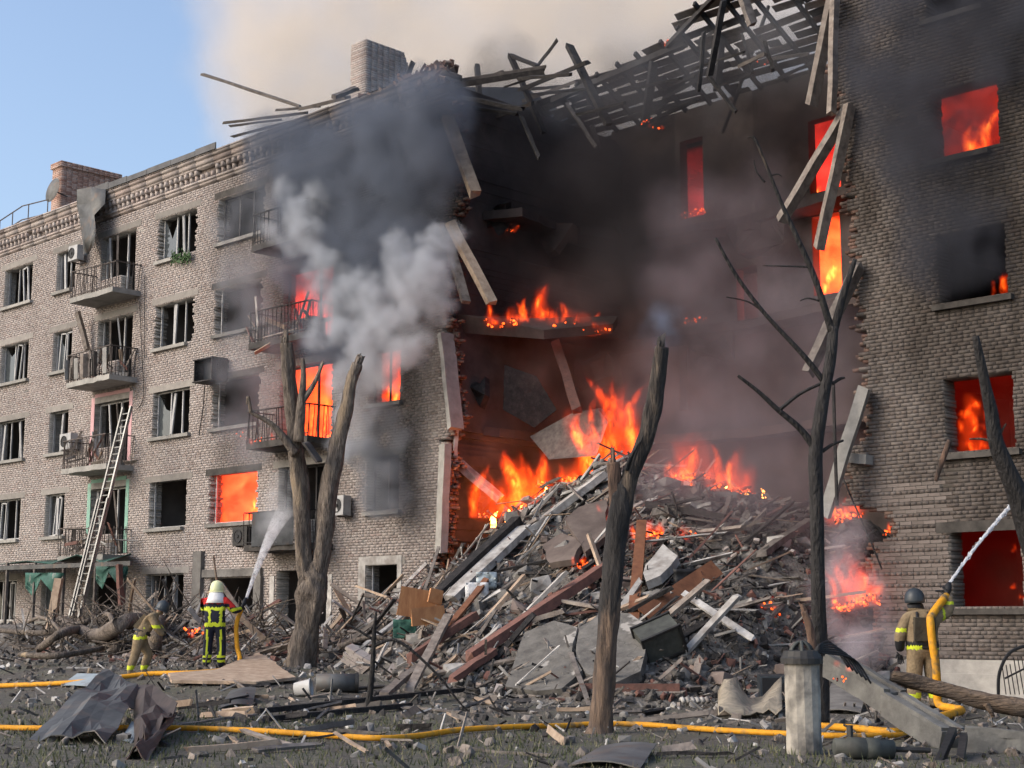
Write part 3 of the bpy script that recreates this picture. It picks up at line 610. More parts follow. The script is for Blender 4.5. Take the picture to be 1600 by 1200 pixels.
mb = MB(); pts = [P(0, 345, -.1), P(35, 322, -.1), P(75, 312, -.1)]
for dz in (0, -.55): mb.tube([p + Vector((0, 0, dz)) for p in [P(-40, 372, -.1)] + pts], .025, 5)
for px, py in ((0, 345), (20, 333), (45, 319), (75, 312)): p = P(px, py, -.1); mb.beam(p, p - Vector((0, 0, 1.0)), .03, .03)
tag(mb.obj('roof_railing', MT['railing']), 'thin bent metal railing along the roof edge beside the brick chimney', 'railing')
dish = thing('satellite_dish', 'small round satellite dish fixed beside the brick chimney', 'satellite dish'); c = P(82, 297, 2.0)
mb = MB(); R = Matrix.Rotation(math.radians(80), 3, 'X'); mb.lathe([(.02, .12), (.25, .09), (.45, .03), (.52, 0), (.5, -.02), (.2, .06)], 20, c, 0, R); mb.obj('reflector', MT['metal'], dish); mb = MB(); mb.beam(c, c + Vector((.5, .4, -.3)), .05, .05); mb.obj('bracket', MT['railing'], dish)
# ------------------------------------------------------------------ loose timbers of the roof and floors
def timber(p, q, w, h, mat, label, group=None, roll=0, rag=.03, name='timber', cat='beam', segs=4):
    mb = MB(); p, q = Vector(p), Vector(q); c = (p + q) / 2; mb.beam(p - c, q - c, w, h, roll, 0, rag, segs); o = mb.obj(name, mat); o.location = c; return tag(o, label, cat, group)
T = timber
def TP(x0, y0, x1, y1, Y0, Y1, wpx, mat, label, group=None, h=None, roll=.4):
    p, q = P(x0, y0, Y0), P(x1, y1, Y1); w = wpx * ((p - CAM).dot(fw)) / F; return timber(p, q, w, h or w * .7, mat, label, group, roll)
RG = 'charred timbers left standing on the torn roof edge'
RLab = 'black charred timber sticking up from the burnt roof'
for a in ((889, 71, 951, 195, 3, 3, 11, 'thick black post leaning'), (1022, 95, 1008, 190, 4, 4, 12, 'black upright post with embers at its foot'), (745, 102, 753, 182, 2, 2, 8, 'short black post standing behind the jutting beams'), (797, 87, 850, 208, 3, 3, 8, 'long black strut slanting down'), (797, 86, 840, 103, 3, 3, 7, 'short black brace joined to the long strut'), (842, 100, 871, 62, 4, 4, 5, 'thin black lath pointing into the sky'), (1131, 0, 1108, 120, 2, 2, 9, 'tall black post rising at the top of the lattice'), (1100, 50, 1092, 140, 3, 3, 6, 'slim black post beside the tall one'), (645, 98, 634, 125, .5, .5, 7, 'stub of black timber beside the broken chimney'), (1128, 60, 1120, 140, 5, 5, 10, 'squat black post carrying the lattice')): TP(*a[:7], MT['char'], a[7] + ' on the burnt roof', RG)
TP(705, 134, 850, 112, .2, 1.5, 13, MT['char'], 'lower and thicker of two charred beams jutting over the gap from the wall top', 'thick beams jutting over the gap'); TP(703, 128, 852, 104, .5, 1.9, 8, MT['dimwood'], 'upper and thinner of two charred beams jutting over the gap from the wall top', 'thick beams jutting over the gap')
TP(698, 148, 818, 170, .3, .6, 8, MT['char'], 'thin charred beam sagging below the pair over the gap', 'thin sagging beams over the gap'); TP(700, 162, 808, 178, .8, 1.2, 8, MT['char'], 'thin charred beam sagging below the pair over the gap', 'thin sagging beams over the gap')
TP(1155, -20, 1176, 38, 1, 1, 14, MT['dimwood'], 'short splintered beam hanging down in front of the roof lattice')
TP(316, 116, 470, 167, .4, .8, 5, MT['dimwood'], 'long thin rafter sticking far out from the damaged roof into the sky')
for a in ((350, 192, 480, 176, -.5, .6, 6, 'longest grey roof lath splayed out over the cornice'), (358, 197, 440, 187, -.7, .3, 5, 'thin roof lath just under the longest one'), (363, 214, 455, 190, -.8, .3, 6, 'lowest roof lath splayed out over the cornice'), (430, 172, 500, 166, 0, .6, 5, 'short roof lath lying on the roof edge under the long rafter'), (520, 152, 557, 138, 0, 1, 9, 'stout roof lath beside the broken chimney'), (470, 170, 545, 152, .2, .6, 7, 'flat roof lath between the long rafter and the chimney')): TP(*a[:7], MT['dimwood'], a[7], 'roof laths splayed over the cornice')
rq = random.Random(4)
CL = ['in the gap behind the jutting beams', 'low under the roof lattice', 'across the middle of the roof lattice']
for i in range(27):
    k_ = i % 3; x0, y0 = (rq.uniform(720, 830), rq.uniform(120, 190)) if k_ == 0 else (rq.uniform(880, 1040), rq.uniform(135, 200)) if k_ == 1 else (rq.uniform(1050, 1230), rq.uniform(40, 140)); Yq = rq.uniform(2.5, 6.5) if k_ else rq.uniform(.8, 4)
    a_ = rq.choice((-.32, -.28, -.36, .9, 1.2, -.2)) + rq.uniform(-.12, .12); ln = rq.uniform(40, 120); TP(x0, y0, x0 + ln * math.cos(a_), y0 + ln * math.sin(a_), Yq, Yq + rq.uniform(-.3, .3), rq.uniform(4, 9), MT['char' if i % 4 else 'dimwood'], ('long ' if ln > 90 else 'short ' if ln < 60 else '') + ('upright ' if a_ > .5 else 'slanting ') + ('charred' if i % 4 else 'brown') + ' board wedged ' + CL[k_], 'boards wedged in the burnt roof, ' + str(k_))
HG = 'loose timbers hanging down the torn left edge'
for a in ((699, 184, 743, 304, -.05, -.2, 17, 'wood2', 'pale timber hanging loose from the top of the torn wall edge'), (693, 350, 728, 472, -.12, -.25, 13, 'wood', 'thinner grey timber of two hanging in a splayed pair over the void'), (703, 348, 769, 474, -.1, -.1, 15, 'wood2', 'thicker pale timber of two hanging in a splayed pair over the void')): TP(*a[:7], MT[a[7]], a[8], HG)
TP(696, 524, 712, 668, -.15, -.2, 25, MT['concrete'], 'broad pale post hanging against the torn edge beside the fire', h=.15, roll=0); TP(696, 694, 689, 862, -.2, -.3, 22, MT['concrete'], 'pale upright concrete post standing below the broad hanging post', h=.2, roll=0)
TP(713, 670, 711, 735, .2, .2, 6, MT['pvc'], 'slim white pipe standing between the two pale posts')
TP(1303, -10, 1268, 164, -.25, -.35, 17, MT['wood'], 'thick grey timber hanging aslant at the top of the right wall edge'); TP(1305, -10, 1299, 178, -.4, -.45, 13, MT['wood'], 'straight grey timber hanging upright beside the slanted one')
TP(1327, 166, 1220, 346, -.15, -.5, 17, MT['wood'], 'long grey timber swung out to the side from the right wall edge'); TP(1328, 165, 1280, 387, -.3, -.3, 16, MT['wood'], 'grey timber hanging in front of the glowing doorway')
TP(1343, 412, 1262, 584, -.2, -.6, 19, MT['dimwood'], 'dark heavy timber leaning behind the thin burnt tree'); TP(1350, 610, 1288, 806, -.25, -.9, 24, MT['concrete'], 'tall pale post leaning out from the foot of the right wall')
TP(121, 488, 136, 545, -.5, -.2, 9, MT['wood'], 'pale board hanging below the top balcony of the left wing')
TP(1200, 12, 1130, 205, 6.9, 6.9, 5, MT['char'], 'slim charred strut against the inner wall')
TP(868, 535, 902, 642, 2.5, 1.5, 14, MT['redbeam'], 'brown beam hanging down inside the burning void'); TP(1322, 715, 1356, 718, -.16, -.16, 18, MT['concrete'], 'stub of a torn window sill on the right wall edge', h=.2, roll=0)
mb = MB(); mb.tube([P(1316, 745, -.2), P(1340, 800, -.4), P(1362, 850, -.5), P(1378, 890, -.4)], .018, 5); tag(mb.obj('hanging_cable', MT['black']), 'black cable drooping over the right wall edge', 'cable')
mb = MB(); mb.tube([P(1302, 596, -.9), P(1304, 680, -1), P(1308, 790, -1)], .035, 6); tag(mb.obj('thin_pole', MT['char']), 'slim black pole hanging beside the thin burnt tree', 'pole')
# collapsed floor pieces
def slab_px(name, pix, Y, th, mat, label, cat='slab'):
    pts = [P(x, y, Yk) for (x, y), Yk in zip(pix, Y if isinstance(Y, (list, tuple)) else [Y] * len(pix))]
    c = sum(pts, Vector()) / len(pts); n = (pts[1] - pts[0]).cross(pts[2] - pts[1]).normalized(); mb = MB(); mb.prism([p - c for p in pts], n * th); o = mb.obj(name, mat); o.location = c; return tag(o, label, cat)
slab_px('hanging_slab', [(828, 682), (893, 646), (935, 640), (950, 660), (932, 712), (858, 718)], [1.8, 2.0, 2.2, 2.2, 1.6, 1.5], .22, MT['dimwood'], 'broken slab of floor tilted above the main flames')
slab_px('fallen_partition', [(704, 736), (776, 772), (742, 812), (708, 800)], [.7, 1.6, 1.4, .7], .1, MT['plaster'], 'plastered partition panel fallen between the pale post and the flames', 'panel')
TP(712, 720, 782, 780, .4, 1.0, 16, MT['white'], 'pale board leaning across the fallen partition panel')
slab_px('sagging_floor', [(715, 505), (800, 512), (965, 508), (958, 520), (850, 530), (720, 520)], [.6, 1.2, 3.2, 3.0, 1.5, .7], .25, MT['inner'], 'sagging charred floor edge carrying a row of flames')
slab_px('hanging_ceiling', [(788, 570), (838, 588), (870, 640), (835, 668), (786, 640)], [1.4, 1.9, 2.2, 1.8, 1.3], .08, MT['char'], 'sheet of sooty ceiling hanging in the dark void', 'panel')
vr = random.Random(31)
for i, (px, py, Y, w_, lab) in enumerate(((760, 330, 1.6, 60, 'torn strip of floor hanging off the party wall under the roof'), (860, 350, 3.4, 70, 'ragged floor remnant sagging in the dark upper void'), (985, 350, 5.6, 50, 'small torn ceiling piece near the inner corner'), (930, 560, 4.6, 60, 'ragged slab end jutting above the tall flame'), (1110, 530, 5.2, 70, 'broken floor edge along the inner wall above the smoke'), (1180, 350, 6.2, 90, 'torn floor edge under the brown plaster wall'), (745, 600, 1.2, 40, 'stub of torn slab low on the party wall'))):
    pix = [(px + w_ * (k / 5 - .5), py + vr.uniform(-8, 8) - w_ * .1 * k / 5) for k in range(6)] + [(px + w_ * (.5 - k / 5), py + vr.uniform(14, 46)) for k in range(6)]
    slab_px('torn_slab', pix, [Y + vr.uniform(-.25, .25) for _ in pix], .2, MT['inner' if i % 2 else 'char'], lab)
# ------------------------------------------------------------------ rubble: placed pieces
def HB(x0, y0, x1, y1, wpx, mat, label, group=None, lift=.12, lift2=None, h=None, roll=0, cat='plank', name='plank', rag=.03):
    p, q = S(x0, y0, lift), S(x1, y1, lift2 if lift2 is not None else lift); w = wpx * ((p - CAM).dot(fw)) / F
    return timber(p, q, w, h or max(.03, w * .35), mat, label, group, roll, rag, name, cat)
HB(702, 960, 820, 846, 26, MT['white'], 'long whitish slab edge slanting down the left flank of the heap', lift=.3, h=.16); HB(820, 852, 945, 760, 20, MT['white'], 'dusty white slab strip near the crest of the heap', lift=.25, h=.15)
HB(660, 985, 808, 842, 18, MT['char'], 'thick charred beam sloping beside the long whitish slab', lift=.4, h=.2); HB(735, 1055, 958, 905, 20, MT['redbeam'], 'long reddish beam slanting across the lower heap', lift=.35, h=.2)
HB(640, 1055, 742, 985, 18, MT['redbeam'], 'short reddish beam end low on the heap', lift=.3, h=.16); HB(990, 985, 1003, 852, 18, MT['brownwood'], 'brown board standing upright out of the heap', lift=.1, lift2=.5, h=.1)
HB(1010, 985, 1118, 908, 30, MT['brownwood'], 'wide brown veneer panel lying aslant on the heap', lift=.25, h=.04, roll=.9); HB(706, 1083, 771, 1040, 18, MT['redbeam'], 'brown beam propped near the big concrete slab', lift=.25, h=.12)
HB(640, 1090, 700, 1000, 15, MT['wood'], 'pale grey timber leaning at the foot of the heap', lift=.15, lift2=.5, h=.08); HB(600, 1100, 655, 1055, 14, MT['wood'], 'grey timber lying behind the sapling', lift=.15, h=.1)
HB(907, 1087, 1062, 1087, 22, MT['redbeam'], 'straight reddish channel beam lying on the ground behind the burnt trunk', lift=.12, h=.14, rag=.005); HB(880, 790, 985, 755, 12, MT['white'], 'white lath on the crest of the heap', lift=.2)
HB(1010, 806, 1135, 830, 14, MT['char'], 'black log lying across the right crest of the heap', lift=.25, h=.14); HB(1075, 828, 1265, 850, 9, MT['dimwood'], 'long dim pole lying along the right crest', lift=.2); HB(1120, 795, 1170, 775, 10, MT['char'], 'charred stub beside the right hand flames', lift=.2)
HB(1190, 890, 1265, 840, 16, MT['dimwood'], 'dark beam propped on the right flank of the heap', lift=.3, h=.12); HB(700, 1003, 760, 930, 12, MT['brownwood'], 'brown wooden strip on the left flank', lift=.3)
HB(850, 960, 935, 975, 14, MT['wood'], 'grey plank lying level above the big slab', lift=.3, h=.06); HB(815, 1003, 880, 985, 14, MT['wood'], 'grey sawn timber resting on the upper edge of the big slab', lift=.35, h=.1)
sr0 = random.Random(8)
def big_slab(name, pix, th, mat, label, lift=.15, cat='slab'):
    pts = [S(x, y, l) for (x, y), l in zip(pix, lift if isinstance(lift, (list, tuple)) else [lift] * len(pix))]
    c = sum(pts, Vector()) / len(pts); n = Vector((0, 0, 0))
    for i in range(len(pts)): n += (pts[i] - c).cross(pts[(i + 1) % len(pts)] - c)
    n.normalize(); n = n if n.z > 0 else -n
    pts = [p - n * (p - c).dot(n) - c for p in pts]; out = []
    r = random.Random(len(label))
    for p, q in zip(pts, pts[1:] + pts[:1]):
        m = max(1, int((q - p).length / .3))
        for i in range(m): v = p.lerp(q, i / m); out.append(v + (Vector((r.uniform(-.04, .04), r.uniform(-.04, .04), 0)) if i else Vector()))
    mb = MB(); mb.prism(out, -n * th); o = mb.obj(name, mat); o.location = c + n * .1; return tag(o, label, cat)
big_slab('concrete_slab', [(792, 1086), (822, 1012), (868, 1000), (905, 1010), (896, 1045), (912, 1066), (880, 1088), (840, 1092)], .2, MT['crackcon'], 'big cracked grey concrete slab tilted at the foot of the heap', [.03, .2, .25, .25, .2, .12, .05, .03])
big_slab('concrete_slab', [(909, 1009), (940, 992), (985, 988), (1015, 1006), (1003, 1068), (960, 1082), (916, 1068), (901, 1044)], .2, MT['crackcon'], 'grey concrete slab with a snapped corner behind the burnt trunk base', [.25, .3, .3, .25, .1, .06, .12, .2])
for q_ in range(14):
    p_ = S(sr0.uniform(800, 1005), sr0.uniform(1000, 1080), .0); mb = MB(); z_ = sr0.uniform(.06, .2); mb.rock((0, 0, 0), (z_, z_ * .8, z_ * .5)); o = mb.obj('masonry_lump', MT['dustcon']); o.location = p_ + Vector((0, 0, .2)); tag(o, 'small grey lump lying on the cracked slabs', 'rubble', 'lumps on the cracked slabs')
big_slab('plaster_slab', [(885, 850), (905, 820), (948, 812), (950, 870), (915, 890)], .15, MT['plaster'], 'pinkish plaster slab near the crest behind the burnt trunk', .35)
big_slab('plaster_slab', [(850, 880), (880, 862), (915, 872), (900, 905), (860, 908)], .15, MT['plaster'], 'smaller pinkish plaster slab below the crest', .3)
big_slab('plaster_slab', [(1010, 915), (1040, 888), (1060, 900), (1035, 940), (1012, 945)], .18, MT['white'], 'pale plaster slab above the brown veneer panel', .35)
big_slab('wall_board', [(268, 1075), (262, 1064), (335, 1055), (405, 1036), (462, 1068), (400, 1074)], .06, MT['wood2'], 'flat beige board on the ground under the hose of the yellow helmet firefighter', [.02, .03, .04, .12, .03, .02], 'board')
# cupboard, crate, bucket, duct, appliances
cup = thing('broken_cupboard', 'splintered orange wooden cupboard lying on the left of the heap', 'cupboard', loc=S(655, 992, .2))
for (a, b, sz, rz_, ry) in (((0, 0, .45), 0, (.9, .03, .6), .4, .15), ((.55, -.25, .2), 0, (.8, .03, .35), .6, -.1), ((-.1, .2, .2), 0, (.5, .03, .4), -.3, .5), ((.45, .05, .6), 0, (.35, .03, .3), .7, .2)):
    mb = MB(); mb.box((0, 0, 0), sz, Matrix.Rotation(rz_ + .7, 3, 'Z') @ Matrix.Rotation(ry, 3, 'Y'), 0, .02); o = mb.obj('panel', MT['orangewood'], cup); o.location = a
cr = thing('metal_crate', 'dark greenish metal crate tipped over beside the big concrete slab', 'crate', loc=S(1030, 1030, .35)); cr.rotation_euler = (.5, -.4, .9)
MT['crate'] = M('crate_paint', (.075, .08, .07), (.035, .036, .033), 4, .6, .2)
mb = MB(); mb.box((0, 0, 0), (.75, .5, .55)); mb.obj('body', MT['crate'], cr)
mb = MB()
for x in (-.38, .38):
    for y in (-.26, .26): mb.box((x, y, 0), (.05, .05, .62))
for z in (-.28, .28):
    for y in (-.26, .26): mb.box((0, y, z), (.8, .05, .05))
mb.obj('rim', MT['darkmetal'], cr)
bk = thing('plastic_bucket', 'white plastic bucket tipped on its side at the foot of the heap', 'bucket', loc=S(473, 1088, .14)); R = Matrix.Rotation(.7, 3, 'Z') @ Matrix.Rotation(math.radians(82), 3, 'Y')
mb = MB(); mb.lathe([(.12, -.15), (.15, .13), (.165, .135), (.165, .16), (.145, .16), (.135, .1), (.11, -.13)], 20, (0, 0, 0), 0, R); mb.obj('body', MT['pvc'], bk, True); mb = MB(); mb.tube([R @ Vector((.16 * math.cos(a), .16 * math.sin(a), .12 - .1 * math.sin(a))) for a in [i * math.pi / 8 for i in range(9)]], .006, 5); mb.obj('handle', MT['darkmetal'], bk)
dk = thing('duct_pipe', 'short grey duct pipe with a dark open end beside the white bucket', 'pipe', loc=S(527, 1082, .17)); R = Matrix.Rotation(math.radians(50), 3, 'Z') @ Matrix.Rotation(math.radians(90), 3, 'Y')
mb = MB(); mb.lathe([(.15, -.4), (.17, -.39), (.17, .4), (.155, .4), (.15, -.3)], 22, (0, 0, 0), 0, R); mb.obj('tube', MT['metal'], dk, True); mb = MB(); mb.lathe([(.18, .33), (.18, .39), (.172, .39)], 22, (0, 0, 0), 0, R); mb.obj('collar', MT['darkmetal'], dk)
bc = thing('brick_chunk', 'mortared chunk of pale brickwork fallen in front of the forked tree', 'brick chunk', loc=S(562, 1048, .2)); bc.rotation_euler = (.3, .5, .4)
for i in range(5):
    for j in range(3):
        mb = MB(); mb.box((0, 0, 0), (.235, .25, .066), None, 0, .008); mb.a = {'tone': [rnd.uniform(.4, 1)] * 8, 'soot': [0.0] * 8}; o = mb.obj('brick', MT['brick'], bc); o.location = (j * .245 - .25 + (.12 if i % 2 else 0), 0, i * .076 - .15)
mb = MB(); mb.box((0, .02, 0), (.7, .2, .36)); mb.a = {'tone': [.5] * 8, 'soot': [0.] * 8}; mb.obj('mortar', MT['mortar'], bc)
ap = thing('black_cabinet', 'dark box shaped appliance lying behind the concrete stump', 'appliance', loc=S(1208, 1092, .2), rz=.75); mb = MB(); mb.box((0, 0, 0), (.5, .35, .42), None, 0, .015); mb.obj('body', MT['helmetd'], ap); mb = MB(); mb.box((0, -.18, .02), (.42, .015, .3)); mb.obj('door', MT['black'], ap)
co = thing('radiator', 'white ribbed radiator piece lying on the ground near the concrete stump', 'radiator', loc=S(1086, 1105, .08), rz=.9)
for i in range(6): mb = MB(); mb.tube([Vector((i * .085 - .22, -.1, 0)), Vector((i * .085 - .22, 0, .05)), Vector((i * .085 - .22, .12, .03))], .04, 8); mb.obj('rib', MT['white'], co, True)
mb = MB(); g = [[S(1122 + 10 * i, 1124 - 3.5 * j, .06 + .22 * abs(mnoise.noise((i * .55, j * .5, 3))) + .03 * j * (1 + math.sin(i * .8))) for j in range(7)] for i in range(11)]; mb.sheet(g, .015)
tag(mb.obj('crumpled_carpet', M('carpet', (.30, .26, .20), (.16, .14, .11), 5, .95, .4), None, True), 'crumpled beige carpet at the foot of the heap beside the concrete stump', 'carpet')
for (px, py, sx, c, lab) in ((745, 945, .5, 'cloth', 'white torn fabric caught on the left flank of the heap'), (760, 925, .45, 'bluemetal', 'pale blue torn fabric on the left flank of the heap'), (632, 1003, .5, 'green', 'green plastic sheet below the orange cupboard'), (1072, 925, .5, 'black', 'black torn fabric above the brown veneer panel'), (640, 968, .3, 'cloth', 'white cushion beside the orange cupboard')):
    c0 = S(px, py, .25); mb = MB(); g = [[c0 + rt * (sx * (i / 6 - .5)) + Vector((0, 0, sx * .8 * (.5 - j / 6))) + hd * (.12 * mnoise.noise((i * .7, j * .7, px))) for j in range(7)] for i in range(7)]; mb.sheet(g, .012); tag(mb.obj('torn_fabric', MT[c], None, True), lab, 'fabric')
# foreground sheets
def fsheet(name, quad, mat, label, bend=.1, cat='metal sheet', n=8, lift=(0, 0, 0, 0), crease=0, parent=None):
    a, b, c, d = [S(*p) + Vector((0, 0, l)) for p, l in zip(quad, lift)]; mb = MB(); g = []
    for i in range(n + 1):
        row = []
        for j in range(n + 1):
            u, v = i / n, j / n; p = (a.lerp(b, u)).lerp(d.lerp(c, u), v); p = p + Vector((0, 0, bend * math.sin(math.pi * u) * (1 - .5 * v) + crease * mnoise.noise((u * 3, v * 3, len(label)))))
            row.append(p)
        g.append(row)
    mb.sheet(g, .012); return tag(mb.obj(name, mat, parent, False), label, cat)
fsheet('bent_sheet', [(45, 1158), (165, 1166), (222, 1128), (160, 1120)], MT['metal'], 'large bent grey sheet of roof metal on the grass', .10, lift=(.02, .03, .38, .72), crease=.2, n=7)
fsheet('bent_sheet', [(210, 1165), (228, 1182), (275, 1150), (206, 1120)], MT['brownmetal'], 'brown folded sheet of metal next to the large grey sheet', .15, lift=(.0, .02, .42, .5), crease=.22, n=6)
fsheet('bent_sheet', [(190, 1188), (232, 1190), (276, 1150), (250, 1150)], MT['brownmetal'], 'brown crumpled flap of metal in front of the folded sheet', .1, lift=(.0, .0, .3, .2), crease=.1)
fsheet('flat_sheet', [(188, 1158), (205, 1162), (222, 1150), (205, 1145)], MT['bluemetal'], 'small pale blue sheet leaning by the brown metal', .02, lift=(0, 0, .12, .15))
fsheet('flat_sheet', [(888, 1200), (1000, 1205), (1026, 1180), (940, 1180)], MT['metal'], 'pale blue grey metal sheet lying on the grass before the burnt trunk', .06, lift=(.02, .02, .12, .1))
fsheet('flat_sheet', [(340, 1108), (395, 1104), (400, 1092), (360, 1090)], MT['metal'], 'grey folded sheet lying near the long dark planks', .06, lift=(0, 0, .2, .12))
fsheet('flat_sheet', [(95, 1075), (150, 1078), (190, 1068), (120, 1064)], MT['bluemetal'], 'pale sheet lying across the rear yellow hose', .02, lift=(.05, .05, .15, .15))
fsheet('flat_sheet', [(1285, 1115), (1345, 1118), (1358, 1098), (1300, 1095)], MT['dustcon'], 'grey board with a white edge behind the concrete stump', .03, cat='board', lift=(.05, .05, .3, .3))
HB(402, 1122, 722, 1087, 12, MT['char'], 'longest dark plank lying flat behind the front hose', 'long dark planks on the ground', lift=.1, rag=.01, h=.08); HB(415, 1130, 640, 1108, 11, MT['char'], 'shorter dark plank lying flat along the longest one', 'long dark planks on the ground', lift=.06, rag=.01, h=.08)
HB(605, 1108, 720, 1118, 8, MT['dimwood'], 'thin grey plank by the foot of the sapling', lift=.05); HB(1028, 1186, 1145, 1184, 8, MT['char'], 'dark bar lying beside the pale blue grey sheet', lift=.05)
HB(700, 1172, 860, 1185, 5, MT['dimwood'], 'dim splintered lath in the grass before the hose', lift=.03); HB(460, 1140, 600, 1150, 5, MT['dimwood'], 'flat grey lath just behind the front hose', lift=.03); HB(280, 1138, 400, 1122, 8, MT['wood'], 'pale grey board lying right of the brown metal', lift=.05)
# ------------------------------------------------------------------ rubble: scattered pieces
def heap_spot(r, xa=-5, xb=13.8, ymin=-9.3, ymax=2.2, minp=.18):
    while True:
        x, y = r.uniform(xa, xb), r.uniform(ymin, ymax); h = height(x, y)
        if h - ground_z(x, y) > minp: return Vector((x, y, h))
def slope_n(p): e = .25; return Vector((height(p.x - e, p.y) - height(p.x + e, p.y), height(p.x, p.y - e) - height(p.x, p.y + e), 2 * e)).normalized()
sr = random.Random(77)
def zone(p):
    if p.y < -4.6: return 'at the foot of the heap ' + ('before the left wing' if p.x < 5 else 'before the cracked slabs' if p.x < 11 else 'near the concrete stump')
    return 'on the heap ' + ('by the left wall edge' if p.x < 1.5 else 'below the main blaze' if p.x < 6 else 'under the smoky right crest' if p.x < 10 else 'by the right wall edge')
kinds = [('wood', 'grey weathered plank lying in the rubble heap', 85), ('dimwood', 'smoke darkened plank lying in the rubble heap', 50), ('char', 'charred black plank lying in the rubble heap', 36), ('wood2', 'pale fresh broken plank lying in the rubble heap', 44), ('white', 'white plastered lath lying in the rubble heap', 85), ('redbeam', 'reddish painted plank lying in the rubble heap', 22)]
for mk, lab, cnt in kinds:
    for i in range(cnt):
        p = heap_spot(sr); n = slope_n(p); l = sr.uniform(.5, 2.9) if sr.random() < .7 else sr.uniform(.3, .8); w = sr.uniform(.03, .16); yaw = sr.gauss(.95, .45) if sr.random() < .72 else sr.uniform(0, 3.14)
        d = Vector((math.cos(yaw), math.sin(yaw), 0)); d = (d - n * d.dot(n)).normalized(); d = (d + n * sr.uniform(-.15, .38) + Vector((0, 0, sr.uniform(0, .3)))).normalized(); c = p + n * sr.uniform(.03, .2)
        timber(c - d * l / 2, c + d * l / 2, w, w * sr.uniform(.2, .6), MT[mk], ('long ' if l > 1.6 else 'short ' if l < .8 else '') + ('broad ' if w > .11 else 'thin ' if w < .06 else '') + lab.replace(' lying in the rubble heap', '') + ' ' + zone(p), 'planks in the rubble heap, ' + mk, sr.uniform(-.6, .6), .03, 'lath' if mk == 'white' else 'plank', 'plank', 3)
for mk, lab, cnt in (('dustcon', 'dusty grey concrete chunk in the rubble heap', 95), ('white', 'pale plaster lump in the rubble heap', 85), ('plaster', 'brownish plaster lump in the rubble heap', 35), ('heap', 'dark sooty lump in the rubble heap', 20)):
    for i in range(cnt):
        p = heap_spot(sr, minp=.12); p = p if (mk == 'heap' or p.x < 8.5 or sr.random() < .35) else heap_spot(sr, -4, 8, minp=.12); sz = sr.uniform(.14, .5) * (1 if sr.random() < .8 else 1.6); mb = MB(); mb.rock((0, 0, 0), (sz, sz * sr.uniform(.5, 1), sz * sr.uniform(.25, .7)), rot=Matrix.Rotation(sr.uniform(0, 6), 3, 'Z') @ Matrix.Rotation(sr.uniform(-.6, .6), 3, 'X')); o = mb.obj('masonry_lump', MT[mk]); o.location = p + Vector((0, 0, sz * .1)); tag(o, ('large ' if sz > .42 else 'small ' if sz < .24 else '') + lab.replace(' in the rubble heap', '') + ' ' + zone(p), 'rubble', 'lumps in the rubble heap, ' + mk)
bvar = []
for t in range(10):
    mb = MB(); L_ = .25 if t < 6 else .14; mb.box((0, 0, 0), (L_, .12, .066), None, 0, .008); mb.a = {'tone': [rnd.random()] * 8, 'soot': [rnd.uniform(-.1, .35)] * 8}; bvar.append(mb.mesh('loose_brick', MT['redbrick' if t % 3 == 0 else 'brick']))
for i in range(260):
    p = heap_spot(sr, -5.5, 13.8, minp=.08); o = link('loose_brick', sr.choice(bvar)); o.location = p + Vector((0, 0, .04)); o.rotation_euler = (sr.uniform(-.7, .7), sr.uniform(-.7, .7), sr.uniform(0, 6)); tag(o, ('whole ' if o.dimensions.x > .2 else 'half ') + 'loose brick ' + ('of red clay ' if o.data.materials[0] is MT['redbrick'] else 'of tan clay ') + zone(p), 'brick', 'loose bricks in the rubble heap')
mb = MB()
for i in range(260):
    p = heap_spot(sr, -3, 11, minp=.1); n = slope_n(p); l = sr.uniform(.3, 1.5); w = sr.uniform(.015, .05); yaw = sr.gauss(.95, .6); d = Vector((math.cos(yaw), math.sin(yaw), 0)); d = (d - n * d.dot(n) + n * sr.uniform(-.1, .4)).normalized(); c = p + n * sr.uniform(.02, .2); mb.beam(c - d * l / 2, c + d * l / 2, w, w * .5, sr.uniform(0, 3), sr.randrange(4), .012)
tag(mb.obj('splinters', [MT['wood'], MT['wood2'], MT['white'], MT['dimwood']]), 'thin pale splinters and slats bristling from the rubble heap', 'debris', kind='stuff')
# crushed fragments and splinters nobody could count
def frag_field(n, spot, smin, smax, mats, label, name):
    mbs = MB()
    for i in range(n):
        p = spot(sr); sz = smin + (smax - smin) * sr.random() ** 2.2; mi = sr.randrange(len(mats))
        if sr.random() < .6: mbs.rock(p + Vector((0, 0, sz * .15)), (sz, sz * sr.uniform(.5, 1), sz * sr.uniform(.3, .8)), mi)
        else:
            d = Vector((sr.uniform(-1, 1), sr.uniform(-1, 1), sr.uniform(-.15, .5))).normalized() * sz * sr.uniform(1.2, 3.4); mbs.beam(p, p + d, sz * .22, sz * .1, sr.uniform(0, 3), mi)
    return tag(mbs.obj(name, mats), label, 'debris', kind='stuff')
frag_field(5000, lambda r: heap_spot(r, 7.6, 14, minp=.06), .05, .24, [MT['heap'], MT['char'], MT['dustcon'], MT['heap'], MT['dimwood'], MT['redbeam'], MT['char']], 'sooty fragments and splinters covering the right flank of the heap', 'sooty_fragments')
frag_field(8000, lambda r: heap_spot(r, -7, 8, minp=.06), .04, .24, [MT['dustcon'], MT['white'], MT['heap'], MT['wood'], MT['char'], MT['plaster'], MT['redbeam'], MT['dustcon'], MT['heap']], 'crushed pale fragments and splinters covering the left flank of the heap', 'fragments')
def yard_spot(r):
    while True:
        x, y = r.uniform(-13, 24), r.uniform(-22, -1.2); d = Vector((x, y, 0)) - CAM
        if d.dot(fw) < 10: continue
        if r.random() < .25 + .75 * sstep(-17, -8, y): return Vector((x, y, max(ground_z(x, y), height(x, y) if y > -10 else -9)))
